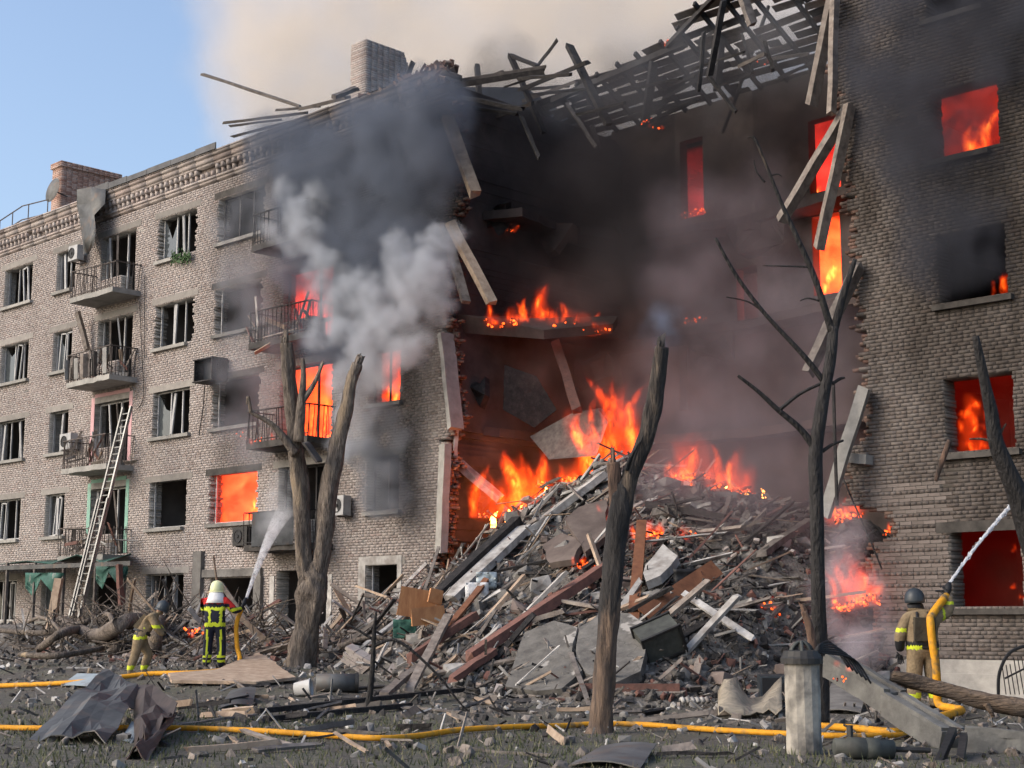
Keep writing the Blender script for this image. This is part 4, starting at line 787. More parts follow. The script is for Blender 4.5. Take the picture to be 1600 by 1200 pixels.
frag_field(9000, yard_spot, .02, .17, [MT['dustcon'], MT['white'], MT['heap'], MT['wood'], MT['char'], MT['dimwood'], MT['bark'], MT['heap']], 'small chips and splinters scattered over the yard', 'yard_chips')
def grass_mat():
    m, nt, N, Lk, b = newmat('grass'); at = N.new('ShaderNodeAttribute'); at.attribute_name = 'tone'; rp = N.new('ShaderNodeValToRGB'); e = rp.color_ramp.elements; e[0].color = L3(.04, .055, .02); e[1].color = L3(.14, .13, .07); k = e.new(.5); k.color = L3(.07, .08, .032); Lk.new(at.outputs['Fac'], rp.inputs[0]); Lk.new(rp.outputs[0], b.inputs['Base Color']); b.inputs['Roughness'].default_value = .8; return m
mb = MB(); ton = []
for i in range(32000):
    x, y = sr.uniform(5, 27), sr.uniform(-22, -10.5)
    den = mnoise.noise((x * .55, y * .55, 7)) * .5 + .5
    if (Vector((x, y, 0)) - CAM).dot(fw) < 11 or sr.random() > den * sstep(-10.5, -13.5, y) * 1.5: continue
    z = ground_z(x, y); a = sr.uniform(0, 6.28); h = sr.uniform(.03, .10); w = sr.uniform(.005, .012); ux, uy = math.cos(a) * w, math.sin(a) * w; lx, ly = sr.uniform(-.05, .05), sr.uniform(-.05, .05)
    mb.add([(x - ux, y - uy, z - .005), (x + ux, y + uy, z - .005), (x + lx, y + ly, z + h)], [(0, 1, 2)]); ton += [sr.random()] * 3
mb.a = {'tone': ton}; tag(mb.obj('grass', grass_mat()), 'thin trampled grass between the hose and the viewer', 'grass', kind='stuff')
for i in range(75):
    p = S(sr.uniform(230, 1230), sr.uniform(1085, 1190) if sr.random() < .4 else sr.uniform(1075, 1135), .04); a_ = sr.uniform(0, 3.14); d = Vector((math.cos(a_), math.sin(a_), sr.uniform(0, .15))) * sr.uniform(.25, 1.1); mk = sr.choice(('wood', 'dimwood', 'char', 'wood2'))
    timber(p, p + d, sr.uniform(.03, .12), sr.uniform(.015, .04), MT[mk], {'wood': 'grey', 'dimwood': 'dark', 'char': 'charred', 'wood2': 'pale'}[mk] + ' splintered lath lying on the yard ' + ('behind the front hose' if p.y > -13 else 'in the grass') + (' by the long dark planks' if p.x < 11 else ' near the burnt trunk' if p.x < 16 else ' near the concrete stump'), 'laths on the yard, ' + mk, sr.uniform(0, 3), .02, 'lath', 'plank', 2)
# ------------------------------------------------------------------ trees
def smooth_path(pts, rad, n=6):
    out, ro = [], []
    for i in range(len(pts) - 1):
        p0, p1, p2, p3 = pts[max(i - 1, 0)], pts[i], pts[i + 1], pts[min(i + 2, len(pts) - 1)]
        for k in range(n):
            t = k / n; out.append(.5 * ((2 * p1) + (p2 - p0) * t + (2 * p0 - 5 * p1 + 4 * p2 - p3) * t * t + (3 * p1 - p0 - 3 * p2 + p3) * t ** 3)); ro.append(lerp(rad[i], rad[i + 1], t))
    out.append(pts[-1]); ro.append(rad[-1]); return out, ro
def limb(parent, name, pix, mat, n=12, rough=.12, dep=None, jag=False, steps=6):
    pts = [DP(x, y, d if len(t) == 0 else t[0]) for (x, y, r, *t), d in ((q, dep) for q in pix)]; rad = [r * ((p - CAM).dot(fw)) / F for p, (x, y, r, *t) in zip(pts, pix)]
    a, b = smooth_path(pts, rad, steps); mb = MB(); mb.tube(a, b, n, rough=rough)
    if jag:
        d = (a[-1] - a[-2]).normalized()
        for i in range(5): c = a[-1] + Vector((sr.uniform(-1, 1), sr.uniform(-1, 1), 0)) * b[-1] * .6; mb.beam(c - d * .1, c + d * b[-1] * sr.uniform(.5, 2.6), b[-1] * .7, b[-1] * .35, sr.uniform(0, 3), rag=.02)
    return mb.obj(name, mat, parent, True)
tl = thing('forked_tree', 'thick dead tree split into two broken trunks in front of the left wing', 'tree')
limb(tl, 'trunk', [(466, 1056, 32), (470, 1030, 23), (478, 985, 20), (487, 930, 22), (491, 900, 20), (492, 882, 11), (492, 874, 3)], MT['bark'], 40, .22, 33, steps=14)
limb(tl, 'trunk', [(485, 940, 13), (474, 870, 13), (471, 780, 12.5), (463, 710, 12), (457, 650, 11), (451, 590, 11), (448, 536, 10)], MT['bark'], 26, .26, 33, jag=True, steps=12)
limb(tl, 'trunk', [(492, 940, 13), (505, 850, 14), (516, 760, 13.5), (531, 680, 12), (543, 630, 11), (551, 590, 9), (559, 568, 8)], MT['bark'], 26, .26, 33, jag=True, steps=12)
for pix in ([(462, 710, 8), (440, 680, 6), (420, 660, 4), (392, 645, 3)], [(466, 690, 9), (470, 640, 8), (474, 590, 5), (473, 560, 3)], [(470, 630, 6), (490, 600, 4), (505, 565, 2)], [(392, 645, 3), (388, 620, 2.5), (386, 632, 2)], [(530, 1010, 5), (580, 995, 4), (620, 1005, 3)]): limb(tl, 'branch', pix, MT['bark'], 7, .1, 32.8)
mb = MB(); a, b = DP(477, 690, 32.6), DP(500, 722, 32.6); mb.beam(a, b, .42, .05, .4, rag=.03); mb.obj('hanging_board', MT['dimwood'], tl)
tc = thing('burnt_tree', 'blackened tree trunk with a broken fork standing before the heap', 'tree')
limb(tc, 'trunk', [(936, 1152, 26), (939, 1130, 18.5), (944, 1060, 16.5), (952, 960, 16), (960, 870, 16), (968, 800, 18), (972, 768, 16), (974, 750, 9), (975, 744, 3)], MT['scorch'], 34, .18, 19.6, steps=14)
limb(tc, 'fork', [(968, 820, 12), (975, 785, 14), (986, 740, 14), (1003, 700, 13), (1018, 650, 13), (1027, 600, 12), (1034, 542, 10.5)], MT['scorch2'], 22, .2, 19.6, jag=True, steps=10); limb(tc, 'stub', [(963, 805, 10), (960, 752, 11), (958, 722, 10)], MT['brownbark'], 20, .22, 19.6, jag=True)
for pix in ([(978, 735, 4), (985, 715, 3), (1000, 690, 1.5)], [(985, 740, 3), (992, 712, 2), (1005, 680, 1)]): limb(tc, 'twig', pix, MT['burnbark'], 6, .1, 19.5)
t3 = thing('thin_burnt_tree', 'tall thin blackened tree with bare forking branches by the right wall', 'tree')
limb(t3, 'trunk', [(1283, 1130, 14.28), (1281, 1040, 12.60), (1279, 950, 11.76), (1276, 800, 10.92), (1275, 710, 10.92), (1283, 640, 10.08), (1296, 570, 9.24), (1303, 510, 7.56)], MT['burnbark'], 12, .12, 21)
for pix in ([(1300, 520, 6.72), (1275, 440, 5.04), (1245, 370, 4.20), (1222, 320, 3.36), (1200, 265, 2.52), (1182, 222, 2.10), (1176, 212, 1.68)], [(1303, 515, 7.56), (1318, 460, 5.88), (1336, 405, 3.36)], [(1290, 600, 5.04), (1255, 555, 4.20), (1195, 490, 3.36), (1150, 430, 2.94), (1118, 372, 2.10)], [(1276, 705, 6.72), (1250, 670, 5.04), (1215, 640, 4.20), (1185, 612, 3.36), (1153, 587, 2.52)], [(1218, 640, 3.36), (1250, 615, 2.52), (1285, 598, 2.52)], [(1285, 705, 3.36), (1300, 695, 2.52), (1318, 688, 1.68)], [(1195, 490, 1.68), (1170, 472, 1.34), (1135, 464, 1.01)], [(1262, 417, 1.68), (1230, 416, 1.34), (1192, 415, 0.84)], [(1195, 285, 1.68), (1182, 268, 1.18), (1178, 250, 0.84)], [(1203, 275, 1.34), (1215, 272, 1.01), (1222, 276, 0.67)], [(1280, 470, 1.68), (1262, 466, 1.34), (1250, 470, 0.84)], [(1300, 600, 2.52), (1312, 592, 2.52), (1320, 590, 1.68)], [(1180, 222, 1.26), (1174, 214, 1.01), (1168, 216, 0.67)]): limb(t3, 'branch', pix, MT['burnbark'], 7, .08, 21)
limb(t3, 'stump', [(1272, 1030, 7.56), (1266, 985, 6.72), (1256, 955, 5.04)], MT['brownbark'], 10, .15, 20.8, jag=True)
t4 = thing('scorched_tree', 'scorched bare tree leaning in front of the right wing windows', 'tree')
limb(t4, 'trunk', [(1690, 1130, 30), (1660, 980, 26), (1620, 860, 22), (1590, 775, 16), (1570, 725, 14), (1556, 690, 12), (1548, 640, 10), (1535, 580, 8), (1524, 525, 5)], MT['burnbark'], 12, .12, 22)
for pix in ([(1556, 692, 3), (1535, 686, 2), (1515, 686, 1.2)], [(1558, 690, 3), (1566, 672, 2), (1572, 662, 1.4)], [(1484, 688, 4), (1472, 720, 5), (1462, 752, 3)]): limb(t4, 'branch', pix, MT['brownbark'], 7, .1, 22)
t5 = thing('sapling', 'small dead sapling with drooping black branches before the heap', 'sapling')
for pix in ([(572, 1118, 8), (578, 1085, 5), (582, 1040, 4), (585, 985, 3), (588, 955, 1.5)], [(583, 1010, 3), (615, 1000, 2.5), (650, 1022, 2.3), (690, 1062, 2), (720, 1100, 1.5), (745, 1122, 1)], [(584, 1000, 2.5), (560, 985, 2), (540, 975, 1.4)], [(582, 1030, 2), (600, 1045, 1.6), (625, 1062, 1)], [(585, 985, 1.8), (600, 970, 1.2), (612, 960, .8)], [(576, 1100, 4), (590, 1112, 3), (604, 1120, 2)], [(574, 1105, 4), (563, 1115, 3), (556, 1120, 2)]): limb(t5, 'stem', pix, MT['burnbark'], 7, .1, 24.2)
bg = 'torn branches piled against the left wing'
BLAB = ['thickest torn branch curving up over the debris along the left wing', 'long torn branch crossing behind the thickest one', 'upright torn branch standing in the debris by the stooping firefighter', 'thin branch lying low before the torn canopy', 'short thin branch under the fire ladder', 'thin crooked branch sloping down before the canopy', 'stout broken branch stump standing beside the stooping firefighter', 'bent branch lying along the front of the debris', 'slender branch leaning at the foot of the ladder']
for i, pix in enumerate(([(95, 985, 9), (150, 1010, 12), (220, 985, 13), (300, 935, 9), (340, 905, 4)], [(60, 1030, 6), (120, 1000, 7), (180, 960, 6), (230, 915, 3)], [(180, 1030, 8), (200, 980, 8), (212, 930, 5), (222, 905, 2)], [(0, 1000, 4), (70, 1005, 5), (140, 985, 4)], [(100, 950, 3), (150, 960, 4), (200, 972, 3)], [(20, 960, 2), (60, 980, 3), (110, 1020, 3)], [(240, 1035, 12), (248, 985, 10), (256, 955, 6)], [(30, 1040, 4), (90, 1042, 5), (160, 1030, 4)], [(140, 940, 3), (165, 975, 4), (180, 1015, 4)])):
    mb = MB(); pts = [S(x, y, .25) for x, y, r in pix]; rad = [r * ((p - CAM).dot(fw)) / F for p, (x, y, r) in zip(pts, pix)]; a, b = smooth_path(pts, rad, 5); mb.tube(a, b, 9, rough=.15); tag(mb.obj('fallen_branch', MT['bark'], None, True), BLAB[i], 'branch', bg)
for i in range(60):
    x, y = sr.uniform(-9, 1.2), sr.uniform(-7.4, -.8); p = Vector((x, y, height(x, y))); d = Vector((sr.uniform(-1, 1), sr.uniform(-.6, .6), sr.uniform(.0, .7))).normalized() * sr.uniform(.6, 2.0); mk = sr.choice(('wood', 'dimwood', 'white', 'char', 'wood2'))
    timber(p, p + d, sr.uniform(.04, .14), sr.uniform(.02, .06), MT[mk], {'wood': 'grey board', 'dimwood': 'dark board', 'white': 'white plastered board', 'char': 'black charred board', 'wood2': 'pale broken board'}[mk] + ' stuck in the debris along the left wing ' + ('before the torn canopy' if x < -5.5 else 'behind the stooping firefighter' if x < -1.5 else 'near the forked tree'), 'boards along the left wing, ' + mk, sr.uniform(0, 3), .03, 'board', 'board', 3)
for i in range(46):
    x, y = sr.uniform(-9, 1.5), sr.uniform(-7.6, -.6); p = Vector((x, y, height(x, y))); sz = sr.uniform(.15, .55); mb = MB(); mb.rock((0, 0, 0), (sz, sz * .8, sz * .6)); mk = sr.choice(('plaster', 'dustcon', 'dustcon', 'heap')); o = mb.obj('masonry_lump', MT[mk]); o.location = p; tag(o, ('large ' if sz > .42 else 'small ' if sz < .27 else '') + {'plaster': 'brownish', 'dustcon': 'dusty grey', 'heap': 'dark'}[mk] + ' lump of masonry along the left wing ' + ('before the torn canopy' if x < -5.5 else 'behind the stooping firefighter' if x < -1.5 else 'near the forked tree'), 'rubble', 'lumps along the left wing, ' + mk)

mb = MB()
for i in range(520):
    x, y = sr.uniform(-10, 1.6), sr.uniform(-7.8, -3.6); p = Vector((x, y, height(x, y) + sr.uniform(-.05, .35))); d = Vector((sr.uniform(-1, 1), sr.uniform(-.7, .7), sr.uniform(-.25, .6))).normalized() * sr.uniform(.4, 1.6); q = p + d + Vector((0, 0, sr.uniform(-.1, .2)))
    mb.tube([p, p.lerp(q, .5) + Vector((sr.uniform(-.1, .1), sr.uniform(-.1, .1), sr.uniform(-.06, .1))), q], [sr.uniform(.012, .035), .015, .006], 5)
tag(mb.obj('brushwood', MT['bark']), 'tangle of thin dead twigs on the debris along the left wing', 'twigs', kind='stuff')
# ------------------------------------------------------------------ concrete stump, fallen pole, log, cylinder
b0 = DP(1257, 1180, 16.5); b0.z = ground_z(b0.x, b0.y)
st = thing('pole_stump', 'broken concrete pole stump with cables looped on top standing in the grass', 'pole', loc=b0)
mb = MB(); prof = []
for k in range(13):
    z = k / 12 * 1.08; mbr = .195 + .006 * mnoise.noise((z * 5, 0, 0)); prof.append((mbr, z - .04))
mb.lathe(prof, 14, (0, 0, 0)); mb.obj('shaft', M('stump_concrete', (.36, .33, .28), (.17, .16, .145), 3.2, .9, .6, c3=(.28, .26, .225), dirt=((.09, .085, .08), 2.2, .55)), st)
mb = MB(); mb.lathe([(.2, .98), (.235, .98), (.235, 1.04), (.22, 1.06), (.2, 1.12), (.15, 1.13)], 18); mb.obj('collar', MT['darkmetal'], st)
for i in range(5):
    mb = MB(); a0 = i * 1.1; r_ = .12 + .03 * (i % 3); mb.tube([Vector((math.cos(a0) * r_ * math.cos(t), math.sin(a0) * r_ * math.cos(t), 1.06 + .16 * math.sin(t))) for t in [j * math.pi / 10 for j in range(11)]], .02, 6); mb.obj('cable_loop', MT['crate'], st, True)
for i in range(6):
    mb = MB(); e = DP(1300 + 7 * i, 1022 + 5 * i, 17.2) - b0; mb.tube(smooth_path([Vector((.1, .05, 1.08)), Vector((.2, .1, 1.2 - .02 * i)), e + Vector((0, 0, .12)), e + Vector((.15, .1, -.15))], [.013] * 4, 5)[0], .013, 5); mb.obj('cable', MT['black'], st, True)
fp = thing('fallen_pole', 'fallen grooved concrete utility pole lying snapped beside the stump', 'pole')
def pole_piece(p, q, w, h):
    p, q = Vector(p), Vector(q); m = MB(); m.beam(p, q, w, h, 0, 0, .02, 6); o = m.obj('shaft', MT['polecon'], fp); d = (q - p).normalized(); u = d.cross(up).normalized(); n = u.cross(d)
    m = MB()
    for sg in (-1, 1): m.beam(p + n * h * .52 + u * sg * w * .36, q + n * h * .52 + u * sg * w * .36, w * .28, h * .3, 0, 0, .015, 6)
    m.obj('flange', MT['polecon'], o)
MT['polecon'] = M('pole_concrete', (.17, .168, .155), (.085, .083, .078), 3, .9, .6, c3=(.125, .122, .114))
pole_piece(DP(1300, 1040, 19.6), DP(1395, 1098, 18.4), .30, .26); pole_piece(DP(1393, 1102, 18.4), DP(1487, 1160, 17.2), .30, .26); pole_piece(DP(1508, 1160, 16.9), DP(1640, 1172, 16.6), .30, .26)
for (x0, y0, x1, y1) in ((1490, 1140, 1462, 1205), (1506, 1150, 1500, 1190)): mb = MB(); mb.beam(DP(x0, y0, 16.6), DP(x1, y1, 15.6), .08, .08, rag=.01); mb.obj('brace', MT['darkmetal'], fp)
for (x0, y0, x1, y1) in ((1487, 1150, 1520, 1160), (1480, 1145, 1515, 1148), (1485, 1158, 1512, 1172)): mb = MB(); mb.tube([DP(x0, y0, 17.1), DP((x0 + x1) / 2, y0 - 8, 17), DP(x1, y1, 16.9)], .012, 5); mb.obj('rebar', MT['railing'], fp)
lg = thing('burnt_log', 'long splintered log with one charred end lying behind the fallen pole', 'log')
limb(lg, 'trunk', [(1394, 1056, 8), (1425, 1065, 12), (1470, 1077, 13), (1520, 1091, 13), (1570, 1102, 14), (1620, 1112, 14), (1670, 1122, 15)], MT['logwood'], 22, .3, 19.0, jag=True, steps=10)
limb(lg, 'branch_stub', [(1540, 1100, 5), (1548, 1112, 4), (1552, 1120, 3)], MT['logwood'], 8, .2, 18.9)
mt_ = thing('insulator_drum', 'dark ribbed cylinder of pole fittings lying on the grass beside the stump', 'fitting'); R = Matrix.Rotation(math.radians(48), 3, 'Z') @ Matrix.Rotation(math.radians(92), 3, 'Y'); c = DP(1352, 1168, 15.9); c.z = ground_z(c.x, c.y) + .11
mb = MB(); mb.lathe([(.06, -.34), (.1, -.33), (.1, -.2), (.115, -.19), (.115, -.02), (.108, -.01), (.108, .0), (.115, .01), (.115, .14), (.1, .15), (.1, .3), (.06, .31)], 18, c, 0, R); mb.obj('body', MT['crate'], mt_, True)
mb = MB(); mb.lathe([(.03, .3), (.03, .7)], 8, c, 0, R); mb.obj('shaft', MT['darkmetal'], mt_); mb = MB(); mb.box(c + Vector((-.12, -.1, .14)), (.05, .05, .2)); mb.obj('lug', MT['darkmetal'], mt_)
mb = MB(); a = DP(1600, 1008, 23); pts = [DP(1560, 1085, 22.5), DP(1562, 1050, 22.5), DP(1580, 1018, 22.5), DP(1620, 1005, 22.5)]; mb.tube(smooth_path(pts, [.02] * 4)[0], .025, 6); pts = [DP(1570, 1060, 22.5), DP(1600, 1045, 22.5), DP(1625, 1048, 22.5)]; mb.tube(pts, .015, 5)
for i in range(7): mb.tube([DP(1566 + 6 * i, 1040 - 4 * i + (i % 3) * 3, 22.5), DP(1572 + 7 * i, 1085, 22.5)], .008, 5)
tag(mb.obj('twisted_frame', MT['black']), 'twisted black wire frame standing against the right wing plinth', 'frame')
# ------------------------------------------------------------------ ladder, sheet, canopy, air conditioners
ld = thing('ladder', 'long grey fire ladder leaning on the balconies of the left wing', 'ladder'); bot, top = P(119, 965, -3.1), P(199, 636, -1.25); d = (top - bot); u = Vector((1, 0, 0)); wd = .24
for sg in (-1, 1): mb = MB(); mb.beam(bot + u * sg * wd, top + u * sg * wd, .05, .11); mb.obj('rail', MT['alu'], ld)
for sg in (-1, 1): mb = MB(); o_ = Vector((0, -.07, 0)); mb.beam(bot + u * sg * (wd + .05) + o_, bot.lerp(top, .55) + u * sg * (wd + .05) + o_, .05, .09); mb.obj('extension_rail', MT['alu'], ld)
nr = 30
for i in range(1, nr): mb = MB(); c = bot.lerp(top, i / nr); mb.beam(c - u * wd, c + u * wd, .035, .035); mb.obj('rung', MT['alu'], ld)
pix = [[(120, 296), (142, 292), (165, 296)], [(120, 320), (143, 318), (164, 318)], [(124, 340), (142, 340), (147, 336)], [(128, 368), (142, 366), (150, 360)], [(130, 392), (138, 396), (146, 385)], [(130, 397), (136, 400), (140, 393)]]
mb = MB(); g = [[P(x, y, -.55 + .25 * math.sin(i * .8 + j * 1.1)) for j, (x, y) in enumerate(r)] for i, r in enumerate(pix)]; mb.sheet(g, .012); tag(mb.obj('roof_sheet', MT['metal'], None, True), 'torn metal roof sheet dangling from the cornice above the top balcony', 'metal sheet')
def ac(p, label, dark=False, w=.75):
    t = thing('air_conditioner', label, 'air conditioner', loc=p); mb = MB(); mb.box((0, 0, 0), (w, .28, .55), None, 0, .012); mb.obj('casing', MT['darkmetal'] if dark else MT['pvc'], t)
    mb = MB(); mb.lathe([(.2, 0), (.2, .02), (.17, .02), (.17, .005), (.05, .005), (.05, .03), (.01, .03)], 18, (-.08, -.14, 0), 0, Matrix.Rotation(math.radians(90), 3, 'X')); mb.obj('fan_grille', MT['black'], t)
    mb = MB()
    for sx in (-.3, .3): mb.box((sx * w / .75, .12, -.3), (.04, .3, .04))
    mb.obj('bracket', MT['railing'], t); return t
ac(P(119, 396, -.3), 'white air conditioner unit beside the dangling roof sheet', w=.6); ac(P(107, 690, -.3), 'white air conditioner unit on the wall above the junk filled balcony'); ac(P(535, 790, -.25), 'scorched white air conditioner unit behind the right trunk of the forked tree', w=.42); ac(P(380, 838, -.5), 'round fan air conditioner below the burning window', True)
bxp = thing('charred_hood', 'black charred box hanging open on the wall by the smoke edge', 'box', loc=P(331, 578, -.3)); mb = MB(); mb.bb((-.55, -.35, -.4), (.5, .25, -.36)); mb.bb((-.55, -.35, .3), (.5, .25, .34)); mb.bb((-.55, -.3, -.36), (-.51, .25, .3)); mb.bb((.46, -.35, -.36), (.5, .25, .3)); mb.obj('casing', MT['char'], bxp); mb = MB(); mb.bb((-.5, .05, -.35), (.45, .1, .29)); mb.obj('back', MT['helmetd'], bxp)
mb = MB(); mb.tube(smooth_path([P(320, 600, -.1), P(317, 640, -.08), P(313, 665, -.1), P(311, 680, -.08)], [.02] * 4)[0], .018, 5); tag(mb.obj('wall_cable', MT['black']), 'dark cable hanging down below the charred box', 'cable')
for pp, lab in (([(118, 480), (122, 510), (132, 540)], 'loose cable strung under the top balcony'), ([(218, 470), (222, 560), (224, 620), (214, 640)], 'long thin cable hanging down beside the balconies'), ([(226, 430), (226, 560)], 'straight thin cable along the wall beside the balconies')):
    mb = MB(); mb.tube(smooth_path([P(x, y, -.06) for x, y in pp], [.012] * len(pp))[0], .014, 5); tag(mb.obj('wall_cable', MT['black']), lab, 'cable')
lf = MB()
for i in range(260):
    c = P(sr.uniform(268, 298), sr.gauss(400, 5), -.15); lf.add([c, c + Vector((sr.uniform(-.1, .1), sr.uniform(-.05, .05), sr.uniform(-.12, .05))), c + Vector((sr.uniform(-.1, .1), sr.uniform(-.05, .02), sr.uniform(-.12, .02)))], [(0, 1, 2)])
tag(lf.obj('hanging_plant', MT['leaf']), 'green pot plant spilling over the top floor window sill', 'plant')
cn = thing('shop_canopy', 'torn green canopy on posts along the foot of the left wing', 'canopy')
g = [[P(x, y + 7 * math.sin(x * .09) * (j / 3), -Y) for j, Y in enumerate((.1, .7, 1.3, 1.9))] for x, y in ((-60, 885), (0, 882), (40, 880), (80, 876), (120, 874), (160, 873), (205, 868))]
mb = MB(); mb.sheet(g, .02); mb.obj('roof_sheet', MT['green'], cn, True)
for px in (-20, 12, 55, 100, 150, 195): mb = MB(); q = P(px, 886, -1.9); mb.beam(q + Vector((0, 0, .15)), Vector((q.x, q.y, .2)), .09, .09); mb.obj('post', MT['dimwood'], cn)
mb = MB(); mb.beam(P(-60, 890, -1.92), P(205, 880, -1.92), .08, .14); mb.obj('front_rail', MT['metal'], cn)
for (x0, y0, w_, h_) in ((40, 895, 60, 40), (150, 885, 50, 38)):
    mb = MB(); g = [[P(x0 + w_ * i / 5, y0 + h_ * (j / 4) * (.6 + .4 * math.sin(i * 2.1)), -1.95 - .08 * math.sin(i * 1.7 + j)) for j in range(5)] for i in range(6)]; mb.sheet(g, .01); mb.obj('torn_flap', MT['green'], cn, True)
TP(75, 1000, 92, 905, -4.2, -3.9, 12, MT['wood2'], 'pale splintered board standing in front of the torn canopy'); TP(190, 950, 186, 880, -2.2, -2.1, 9, MT['redbeam'], 'reddish post at the end of the torn canopy')
# ------------------------------------------------------------------ hoses
def hose(pts, r, label, flat=1.0, n=5):
    a, b = smooth_path([Vector(p) for p in pts], [r] * len(pts), n); mb = MB(); mb.tube(a, b, 10, flat=flat); return tag(mb.obj('fire_hose', MT['hose'], None, True), label, 'hose')
hose([S(x, y, .05) for x, y in ((-60, 1142), (0, 1143), (60, 1144), (160, 1143), (270, 1144), (340, 1146), (420, 1150), (500, 1155), (590, 1160), (650, 1157), (720, 1147), (800, 1142), (880, 1140), (930, 1137), (1000, 1138), (1060, 1143), (1130, 1148), (1228, 1153), (1320, 1157), (1420, 1155))], .037, 'yellow fire hose lying across the grass in front of the burnt trunk')
hose([S(x, y, .05) for x, y in ((1232, 1138), (1290, 1141), (1340, 1145), (1400, 1150), (1417, 1141))], .05, 'short end of yellow fire hose behind the concrete stump')
# ------------------------------------------------------------------ people
def skin_mesh(name, joints, edges, mats, pick, sub=3, root=0):
    me = bpy.data.meshes.new(name); keys = list(joints); me.from_pydata([joints[k][0] for k in keys], [(keys.index(a), keys.index(b)) for a, b in edges], [])
    ob = bpy.data.objects.new(name, me); COL.objects.link(ob); md = ob.modifiers.new('skin', 'SKIN'); sv = me.skin_vertices[0].data
    for i, k in enumerate(keys):
        r = joints[k][1]; sv[i].radius = r if isinstance(r, tuple) else (r, r); sv[i].use_root = (i == root)
    sb = ob.modifiers.new('sub', 'SUBSURF'); sb.levels = sub; sb.render_levels = sub
    dg = bpy.context.evaluated_depsgraph_get(); dg.update(); m2 = bpy.data.meshes.new_from_object(ob.evaluated_get(dg)); bpy.data.objects.remove(ob)
    m2.name = name; m2.materials.clear()
    for m in mats: m2.materials.append(m)
    for p in m2.polygons: p.material_index = pick(p.center, p.normal); p.use_smooth = True
    return m2
def hand_mesh(name, mat, curl=1.0):
    J = {'w': ((0, 0, 0), .032), 'p': ((0, .06, 0), (.045, .022))}; E_ = [('w', 'p')]
    for i, (x, l) in enumerate(((-.033, .085), (-.011, .095), (.011, .09), (.033, .072))):
        a, b, c = f'a{i}', f'b{i}', f'c{i}'; J[a] = ((x, .095, 0), .011); J[b] = ((x, .095 + l * .5, -.02 * curl), .010); J[c] = ((x, .095 + l * .6, -.05 * curl - .01), .008); E_ += [('p', a), (a, b), (b, c)]
    J['t1'] = ((-.055, .05, -.01), .012); J['t2'] = ((-.065, .085, -.03 * curl), .010); E_ += [('w', 't1'), ('t1', 't2')]
    return skin_mesh(name, J, E_, [mat], lambda c, n: 0, 1)
def person(label, loc, rz, J, mats, pick, scale=1.0):
    t = thing('person', label, 'person', loc=loc, rz=rz); t.scale = (scale,) * 3
    E_ = [('pelvis', 'spine'), ('spine', 'chest'), ('chest', 'neck'), ('neck', 'head')]
    for s in 'LR': E_ += [('pelvis', 'hip' + s), ('hip' + s, 'knee' + s), ('knee' + s, 'calf' + s), ('calf' + s, 'ankle' + s), ('ankle' + s, 'toe' + s), ('chest', 'sh' + s), ('sh' + s, 'elb' + s), ('elb' + s, 'wr' + s)]
    link('body', skin_mesh('body', J, E_, mats, pick, 3), t); return t
def helmet(t, c, mat, tilt=(0, 0), brim=True, r=.142):
    mb = MB(); n = 20; R = Matrix.Rotation(tilt[0], 3, 'X') @ Matrix.Rotation(tilt[1], 3, 'Y')
    mb.lathe([(r * 1.04, -.06), (r * 1.06, -.02), (r * 1.02, .05), (r * .88, .11), (r * .6, .155), (r * .25, .175), (.005, .18)], n, c, 0, R); o = mb.obj('helmet', mat, t, True)
    mb = MB(); mb.beam(Vector(c) + R @ Vector((0, -.13, .05)), Vector(c) + R @ Vector((0, .12, .12)), .02, .06); mb.obj('crest', mat, o)
    if brim: mb = MB(); mb.lathe([(r * 1.05, -.07), (r * 1.2, -.075), (r * 1.2, -.06), (r * 1.05, -.05)], n, c, 0, R); mb.obj('brim', mat, o)
    return o
rzH = math.atan2(hd.y, hd.x) - math.pi / 2; rzR = math.atan2(rt.y, rt.x) - math.pi / 2
# A: yellow helmet, seen from behind, hose at his right side
JA = {'pelvis': ((0, 0, .98), (.19, .155)), 'spine': ((0, .01, 1.16), (.21, .165)), 'chest': ((0, 0, 1.36), (.22, .165)), 'neck': ((0, .02, 1.53), .075), 'head': ((.01, .04, 1.67), .105)}
for s, sg in (('L', -1), ('R', 1)):
    JA['hip' + s] = ((sg * .11, 0, .88), .135); JA['knee' + s] = ((sg * .145, .02, .52), .105); JA['calf' + s] = ((sg * .15, 0, .28), .105); JA['ankle' + s] = ((sg * .155, -.01, .10), .085); JA['toe' + s] = ((sg * .17, .15, .06), .06)
JA.update({'shL': ((-.22, .0, 1.42), .10), 'elbL': ((-.26, .12, 1.18), .08), 'wrL': ((-.05, .38, 1.20), .055), 'shR': ((.22, .0, 1.43), .10), 'elbR': ((.42, .02, 1.22), .085), 'wrR': ((.50, .26, 1.28), .055)})
def pickA(c, n):
    x, y, z = c
    armR = x > .31 and z > 1.0; armL = x < -.27 and z > 1.0
    if z > 1.56: return 4
    if armR: return 2 if (abs((z - 1.25) - .35 * (x - .4)) < .035 and y < .2) else (1 if z > 1.30 and x < .42 else 0)
    if z > 1.38: return 1
    if z > .84:
        if 1.24 < z < 1.31 or .90 < z < .98: return 2
        if abs(abs(x - .02) - .12) < .028 and .9 < z < 1.3: return 2
        return 0
    if z < .09: return 3
    if .15 < z < .20 or .25 < z < .30: return 2
    for sg in (-1, 1):
        if abs(x - sg * (.145 + .0)) < .024 and y < .03 and z > .3: return 2
    return 0
fa = DP(334, 1046, 31.8)
A = person('firefighter in navy and red with pale yellow helmet aiming a hose', fa, rzH, JA, [MT['navy'], MT['red'], MT['hivis'], MT['black'], MT['cloth']], pickA)
helmet(A, (.01, .04, 1.70), MT['helmety'])
